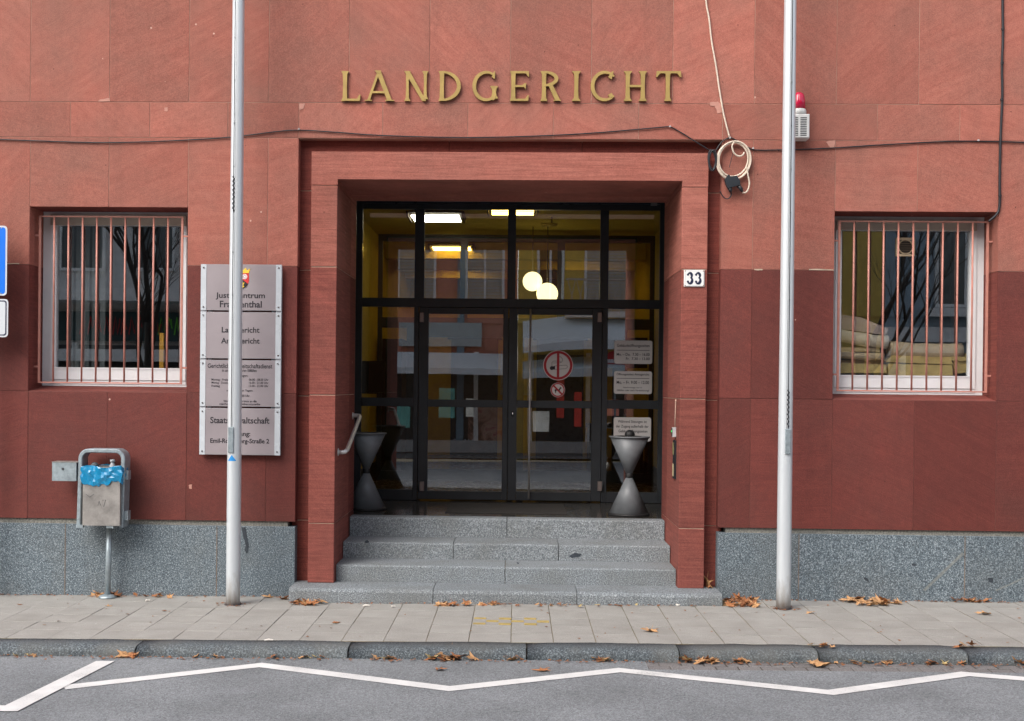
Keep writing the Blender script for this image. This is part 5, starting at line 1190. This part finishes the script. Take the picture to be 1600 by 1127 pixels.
# awnings
AWN = simple('pale awning cloth', (0.72, 0.76, 0.76), 0.7, var=0.06); AWG = simple('grey awning cloth', (0.50, 0.57, 0.58), 0.7, var=0.06)
def awning(x0, x1, z0, z1, depth, mat, bow, label):
    m = MB(); n = 14; rows = []
    for k in range(n + 1):
        x = x0 + (x1 - x0) * k / n; b = bow * math.sin(math.pi * k / n)
        rows.append([Vector((x, OY - .05, z1 + b)), Vector((x, OY + depth * .6, z1 - (z1 - z0) * .45 + b)), Vector((x, OY + depth, z0 + .16 + b)), Vector((x, OY + depth, z0 + b * .6)), Vector((x, OY + depth - .02, z0 + b * .6)), Vector((x, OY + depth - .03, z0 + .14 + b)), Vector((x, OY - .05, z1 - .03 + b))])
    b0 = len(m.v)
    for r in rows: m.v += r
    for k in range(n):
        for j in range(6): m.f.append((b0 + 7 * k + j, b0 + 7 * k + j + 1, b0 + 7 * k + 7 + j + 1, b0 + 7 * k + 7 + j))
    tag(m.build('awning', mat, loc=((x0 + x1) / 2, OY, z0)), label, 'awning')
awning(-5.8, -.35, 2.15, 2.75, 1.3, AWN, .03, 'straight pale awning opposite, mirrored in the left door leaf')
awning(.15, 4.9, 2.75, 3.65, 1.2, AWN, .22, 'upper bowed pale awning opposite, mirrored in the right door leaf')
awning(.15, 4.9, 2.05, 2.55, 1.5, AWG, .16, 'lower bowed grey awning opposite, mirrored in the right door leaf')
# shop sign and poster
nb = empty('shop_poster', (-1.0, OY, .3), 'poster of reddish lips in a shop window opposite, mirrored in the left door', 'poster')
def poster():
    m, t, b = new('shop poster print'); v, r = coords(t, False)
    n1 = noise(t, v, 2.4, 3, .5, 1.2); c = ramp(t, n1, [(.3, (.03, .02, .02)), (.45, (.30, .16, .11)), (.55, (.46, .31, .23)), (.65, (.30, .03, .06)), (.75, (.5, .36, .28))]); t.links.new(c, b.inputs['Base Color']); return m
bx('print', poster(), nb, -1.35, -.35, OY - .165, OY - .15, .15, 1.35)
text('NAILS', 0, 0, 0, 0, OY - .14, SWH, nb, .0, rect=(-1.75, -1.2, .24, .38), flip=True)
RNE = empty('no_entry_sign', (2.62, OY + 1.0, .02), 'round red no entry sign opposite, mirrored in the right side light', 'street sign')
MB().tube([(2.62, OY + .96, .02), (2.62, OY + .96, 2.9)], .03, 10).build('post', GALV, RNE, smooth=True)
MB().disc(2.62, 2.55, .29, OY + 1.0, OY + 1.01).build('disc', RED, RNE); bx('white_bar', SWH, RNE, 2.42, 2.82, OY + 1.011, OY + 1.014, 2.50, 2.60)
# scrawled neon strokes on the teal fascia
NR = simple('red strokes', (0.55, 0.03, 0.03), .5); NG = simple('green strokes', (0.15, 0.6, 0.05), .5)
rg = random.Random(21)
for (x0, x1, mt) in ((-10.5, -8.7, NR), (-8.6, -7.5, NG)):
    m = MB(); x = x0
    while x < x1:
        m.tube([(x, OY - .03, 3.0), (x + .06, OY - .03, 3.42), (x + rg.uniform(.1, .16), OY - .03, rg.uniform(3.0, 3.2)), (x + rg.uniform(.02, .18), OY - .03, rg.uniform(3.2, 3.45))], .018, 5); x += .2
    m.build('fascia_strokes', mt, hA)
# bare trees
BARK = simple('dark bark', (0.045, 0.038, 0.03), .95)
def tree(x, y, h, label, seed):
    rg = random.Random(seed); t = empty('bare_tree', (x, y, 0), label, 'tree'); tr = MB(); br = MB()
    def grow(p, d, L, r, lev, mb):
        n = 4; pts = [p]; q = p.copy(); dd = d.copy()
        for k in range(n):
            dd = (dd + Vector((rg.uniform(-.16, .16), rg.uniform(-.16, .16), rg.uniform(-.02, .12)))).normalized(); q = q + dd * L / n; pts.append(q.copy())
        mb.tube(pts, [r * (1 - .5 * k / n) for k in range(n + 1)], 6 if lev < 2 else 4)
        if lev >= 5: return
        for k in range(3 if lev else 5):
            a = rg.uniform(0, 6.28); sp = rg.uniform(.35, .75); base = pts[rg.randint(2, n)]
            nd_ = (dd + Vector((math.cos(a) * sp, math.sin(a) * sp, rg.uniform(0, .3)))).normalized(); grow(base, nd_, L * rg.uniform(.55, .78), r * .52, lev + 1, br)
    grow(Vector((x, y, 0)), Vector((0, 0, 1)), h, .12, 0, tr)
    tr.build('trunk', BARK, t, smooth=True); br.build('crown', BARK, t, smooth=True)
tree(-8.0, -14.6, 3.2, 'bare street tree opposite, mirrored in the left window', 5)
tree(7.4, -14.6, 3.0, 'bare street tree opposite, mirrored in the right window', 8)

# ------------------------------------------------------------------ fallen leaves and litter
LEAFM = [simple('dry leaf %s' % n, c, .75, var=.3, vscale=30, c2=c2) for n, c, c2 in (('tan', (.46, .235, .10), (.58, .34, .16)), ('brown', (.20, .075, .028), (.32, .13, .05)), ('rust', (.34, .12, .04), (.42, .18, .07)), ('yellow', (.50, .36, .14), (.55, .44, .22)))]
def leaf_mesh(seed, mat):
    rg = random.Random(seed); m = MB(); lobes = 5; out = []
    for k in range(lobes):
        a = math.radians(-125 + 250 * k / (lobes - 1)) + math.pi / 2; L = (.62, .86, 1.0, .86, .62)[k] * rg.uniform(.85, 1.1)
        for da, q in ((-.26, .52), (-.15, .70), (-.07, .78), (0, 1.0), (.08, .76), (.17, .68), (.27, .50)): out.append((math.cos(a + da) * L * q, math.sin(a + da) * L * q))
    ph, cu = rg.uniform(0, 6.28), rg.uniform(.15, .5)
    def z(x, y): return cu * (x * math.cos(ph) + y * math.sin(ph)) ** 2 + .12 * math.sin(5 * x + ph) * math.cos(4 * y) + .10
    c = len(m.v); m.v.append(Vector((0, -.05, z(0, -.05))))
    for x, y in out: m.v.append(Vector((x, y, z(x, y) + rg.uniform(-.04, .06))))
    m.v.append(Vector((.0, -.35, z(0, -.35)))); n = len(out) + 1
    for k in range(n): m.f.append((0, 1 + k, 1 + (k + 1) % n))
    b = len(m.v)
    for q in ((-.02, -.3), (.02, -.3), (.05 + rg.uniform(-.1, .1), -1.05)): m.v.append(Vector((q[0], q[1], z(*q) * .7 + .05)))
    m.f.append((b, b + 1, b + 2))
    me = bpy.data.meshes.new('fallen_leaf'); me.from_pydata([tuple(p) for p in m.v], [], m.f); me.materials.append(mat); return me
leafs = [[leaf_mesh(10 * i + k, LEAFM[i]) for k in range(4)] for i in range(4)]
def put(u, v, z_, size, c, label, group, tilt=0.25, dz=0.0, pos=None):
    p = pos if pos is not None else G(u, v, z_)
    o = bpy.data.objects.new('fallen_leaf', leafs[c][R_.randrange(4)]); col.objects.link(o)
    o.location = (p.x, p.y, p.z + dz + .002); s = size; o.scale = (s, s, s * R_.uniform(.6, 1.1)); o.rotation_euler = (R_.uniform(-tilt, tilt), R_.uniform(-tilt, tilt), R_.uniform(0, 6.28)); WL[o] = p
    tag(o, label, 'leaf', group)
def heap(u0, u1, v0, v1, n, sz, z_, label, group, cols=(0, 1, 2, 2, 0), tilt=.5):
    for k in range(n): put(R_.uniform(u0, u1), R_.uniform(v0, v1), z_, R_.uniform(sz * .6, sz), R_.choice(cols), label, group, tilt, dz=R_.uniform(0, .02))
heap(148, 188, 930, 934, 12, .09, Z0, 'dry brown leaf around the foot of the litter bin', 'leaves at the litter bin')
heap(207, 272, 932, 935, 7, .06, Z0, 'dry leaf at the wall foot between litter bin and left flagpole', 'leaves between bin and flagpole', (0, 2))
put(421, 934, Z0, .085, 0, 'pale tan leaf by the plinth left of the steps', None); put(441, 937, Z0, .10, 1, 'dark curled brown leaf at the left end of the steps', None, .6)
heap(455, 508, 942.5, 947, 17, .075, Z0, 'dry leaf lying along the left end of the lowest step', 'leaves at the left step end')
heap(680, 778, 945.5, 947.8, 20, .068, Z0, 'dry leaf lying along the middle of the lowest step', 'leaves at the middle of the lowest step', (0, 2, 2, 1))
heap(775, 890, 947, 948.5, 9, .042, Z0, 'small dry leaf below the right half of the lowest step', 'leaves at the right half of the lowest step', (2, 1, 0))
heap(900, 1010, 948.5, 949.5, 6, .04, Z0, 'small rusty leaf before the right end of the lowest step', 'leaves before the right step end', (2, 1, 3))
heap(1134, 1182, 938, 949.5, 38, .085, Z0, 'curled leaf in the heap at the right end of the steps', 'leaf heap at the right step end', (0, 1, 2, 2, 1), .7)
for k in range(2): put(0, 0, 0, .12, (0, 2)[k], 'large leaf leaning in the corner of the right portal recess', 'leaves in the portal recess', 1.2, pos=Vector((1.66 + .05 * k, .05, .17 - .03 * k)))
heap(1326, 1382, 939, 948, 20, .115, Z0, 'large tan leaf in the heap at the plinth below the right window', 'leaf heap below the right window', (0, 0, 2), .45)
heap(1385, 1412, 941, 945, 6, .085, Z0, 'leaf just right of the heap below the right window', 'leaves beside the heap below the right window', (0, 1))
heap(1490, 1600, 940.5, 942, 10, .07, Z0, 'dry leaf along the plinth foot at the right edge', 'leaves at the plinth by the right edge', (0, 2, 1))
put(1268, 958, Z0, .06, 0, 'single small leaf right of the right flagpole', None); put(1542, 961, Z0, .10, 0, 'single tan leaf on the pavement near the right edge', None, .1)
put(1017, 987, Z0, .095, 0, 'single tan leaf lying on the slabs right of the brass inlay', None, .1); put(523, 974, Z0, .055, 2, 'single rusty leaf on the slabs below the left step end', None, .1)
put(170, 948, Z0, .05, 0, 'single tan leaf on the slabs below the litter bin', None, .1); put(256, 955, Z0, .035, 1, 'tiny brown leaf on the slabs right of the litter bin', None, .1); put(30, 945.5, Z0, .04, 1, 'tiny brown leaf on the slabs at the left edge', None, .1)
heap(1495, 1535, 1010.5, 1013.5, 6, .06, Z0, 'leaf lying on the kerb near the right edge', 'leaves on the kerb near the right edge', (0, 2)); heap(1252, 1305, 1009, 1014, 5, .055, Z0, 'leaf lying on the kerb below the right flagpole', 'leaves on the kerb below the right flagpole', (0, 2))
for (u0, u1, n, sz, lb, gp) in ((5, 60, 4, .05, 'small leaf in the gutter at the left edge', 'gutter leaves at the left edge'), (182, 216, 6, .085, 'leaf in the gutter beside the left kerb joint', 'gutter leaves at the left kerb joint'), (300, 345, 3, .05, 'small leaf in the gutter below the directory sign', 'gutter leaves below the sign'), (425, 510, 7, .055, 'leaf in the gutter below the left portal jamb', 'gutter leaves below the left jamb'), (580, 616, 5, .055, 'leaf in the gutter left of the large gutter leaves', 'gutter leaves left of centre'),
                               (670, 745, 11, .10, 'large tan leaf in the gutter below the inlay', 'large gutter leaves'), (785, 812, 5, .08, 'curled leaf in the gutter just right of the large tan leaves', 'curled gutter leaves'), (925, 955, 6, .06, 'leaf in the gutter below the right door leaf', 'gutter leaves below the right door'), (1062, 1115, 11, .085, 'leaf in the gutter below the right portal jamb', 'gutter leaves below the right jamb'), (1150, 1172, 4, .07, 'leaf in the gutter left of the right flagpole', 'gutter leaves by the right flagpole'), (1300, 1395, 12, .05, 'small leaf in the gutter below the right window', 'gutter leaves below the right window'), (1435, 1515, 10, .055, 'leaf in the gutter near the right edge', 'gutter leaves near the right edge'), (1585, 1600, 3, .08, 'leaf in the gutter at the right edge', 'gutter leaves at the right edge')):
    for k in range(n):
        u = R_.uniform(u0, u1); v = 1023 + u / 1600 * 14.5 + R_.uniform(0.5, 3.5); put(u, v, ZR, R_.uniform(.6, 1) * sz, R_.choice((0, 0, 2, 1, 3)), lb, gp, .5, dz=R_.uniform(.004, .015))
put(1275, 1041, ZR, .13, 0, 'large tan leaf lying on the setts below the right flagpole', None, .12); put(705, 1029, ZR, .13, 0, 'largest tan leaf in the gutter with its stem upright', None, .3, .02)
put(686, 1048, ZR, .07, 2, 'rusty leaf flattened on the asphalt below the large gutter leaves', None, .05); put(848, 1049, ZR, .09, 2, 'flattened leaf on the asphalt above the zigzag line', None, .05)
# butts and paper scraps
BUTT = simple('cigarette paper', (.72, .68, .62), .8)
for u, v, lb in ((1057, 947, 'white paper scrap at the right end of the lowest step'), (572, 948, 'pale scrap before the lowest step on the left'), (612, 949.5, 'pale scrap before the lowest step left of centre'), (228, 940, 'white scrap by the wall right of the litter bin'), (100, 1021.5, 'pale scrap in the gutter at the left'), (420, 1002, 'white scrap on the kerb below the left steps')):
    p = G(u, v, ZR if v > 1018 else Z0); a = R_.uniform(0, 3); tag(MB().tube([(p.x - .03 * math.cos(a), p.y - .012, p.z + .008), (p.x, p.y, p.z + .012), (p.x + .03, p.y + .012 * math.sin(a), p.z + .008)], [.006, .008, .005], 7).build('paper_scrap', BUTT, loc=tuple(p)), lb, 'litter')
# crumbs of leaf along the foot of wall, steps and kerb: nobody could count them
m = MB(); rg = random.Random(77)
def crumb(x, y, z):
    s = rg.uniform(.006, .017); a = rg.uniform(0, 6.28); h = [Vector((x + s * math.cos(a + k * 1.57) * rg.uniform(.5, 1.2), y + s * math.sin(a + k * 1.57) * rg.uniform(.5, 1.2), z + rg.uniform(.002, .012))) for k in range(4)]; m.quad(*h)
for k in range(420): x = rg.uniform(-4.6, 4.6); crumb(x, -abs(rg.gauss(0, .03)) - .012 - (.29 if -1.93 < x < 1.75 else 0), gz(x))
for k in range(520): x = rg.uniform(-4.2, 4.2); crumb(x, KF - .015 - abs(rg.gauss(0, .045)), gz(x) + ZR - Z0 + .003)
for k in range(90): x = rg.uniform(-4.3, 4.3); crumb(x, rg.uniform(KB, -.1), gz(x))
for (u, v) in ((364, 945), (1224, 951), (168, 932)):
    b = G(u, v)
    for k in range(45): a = rg.uniform(0, 6.28); q = rg.uniform(.065, .15); crumb(b.x + q * math.cos(a), b.y + q * math.sin(a) * .8, gz(b.x))
tag(m.build('leaf_litter', LEAFM[1]), 'crumbs of dry leaf strewn along wall foot and gutter', 'leaf litter', kind='stuff')
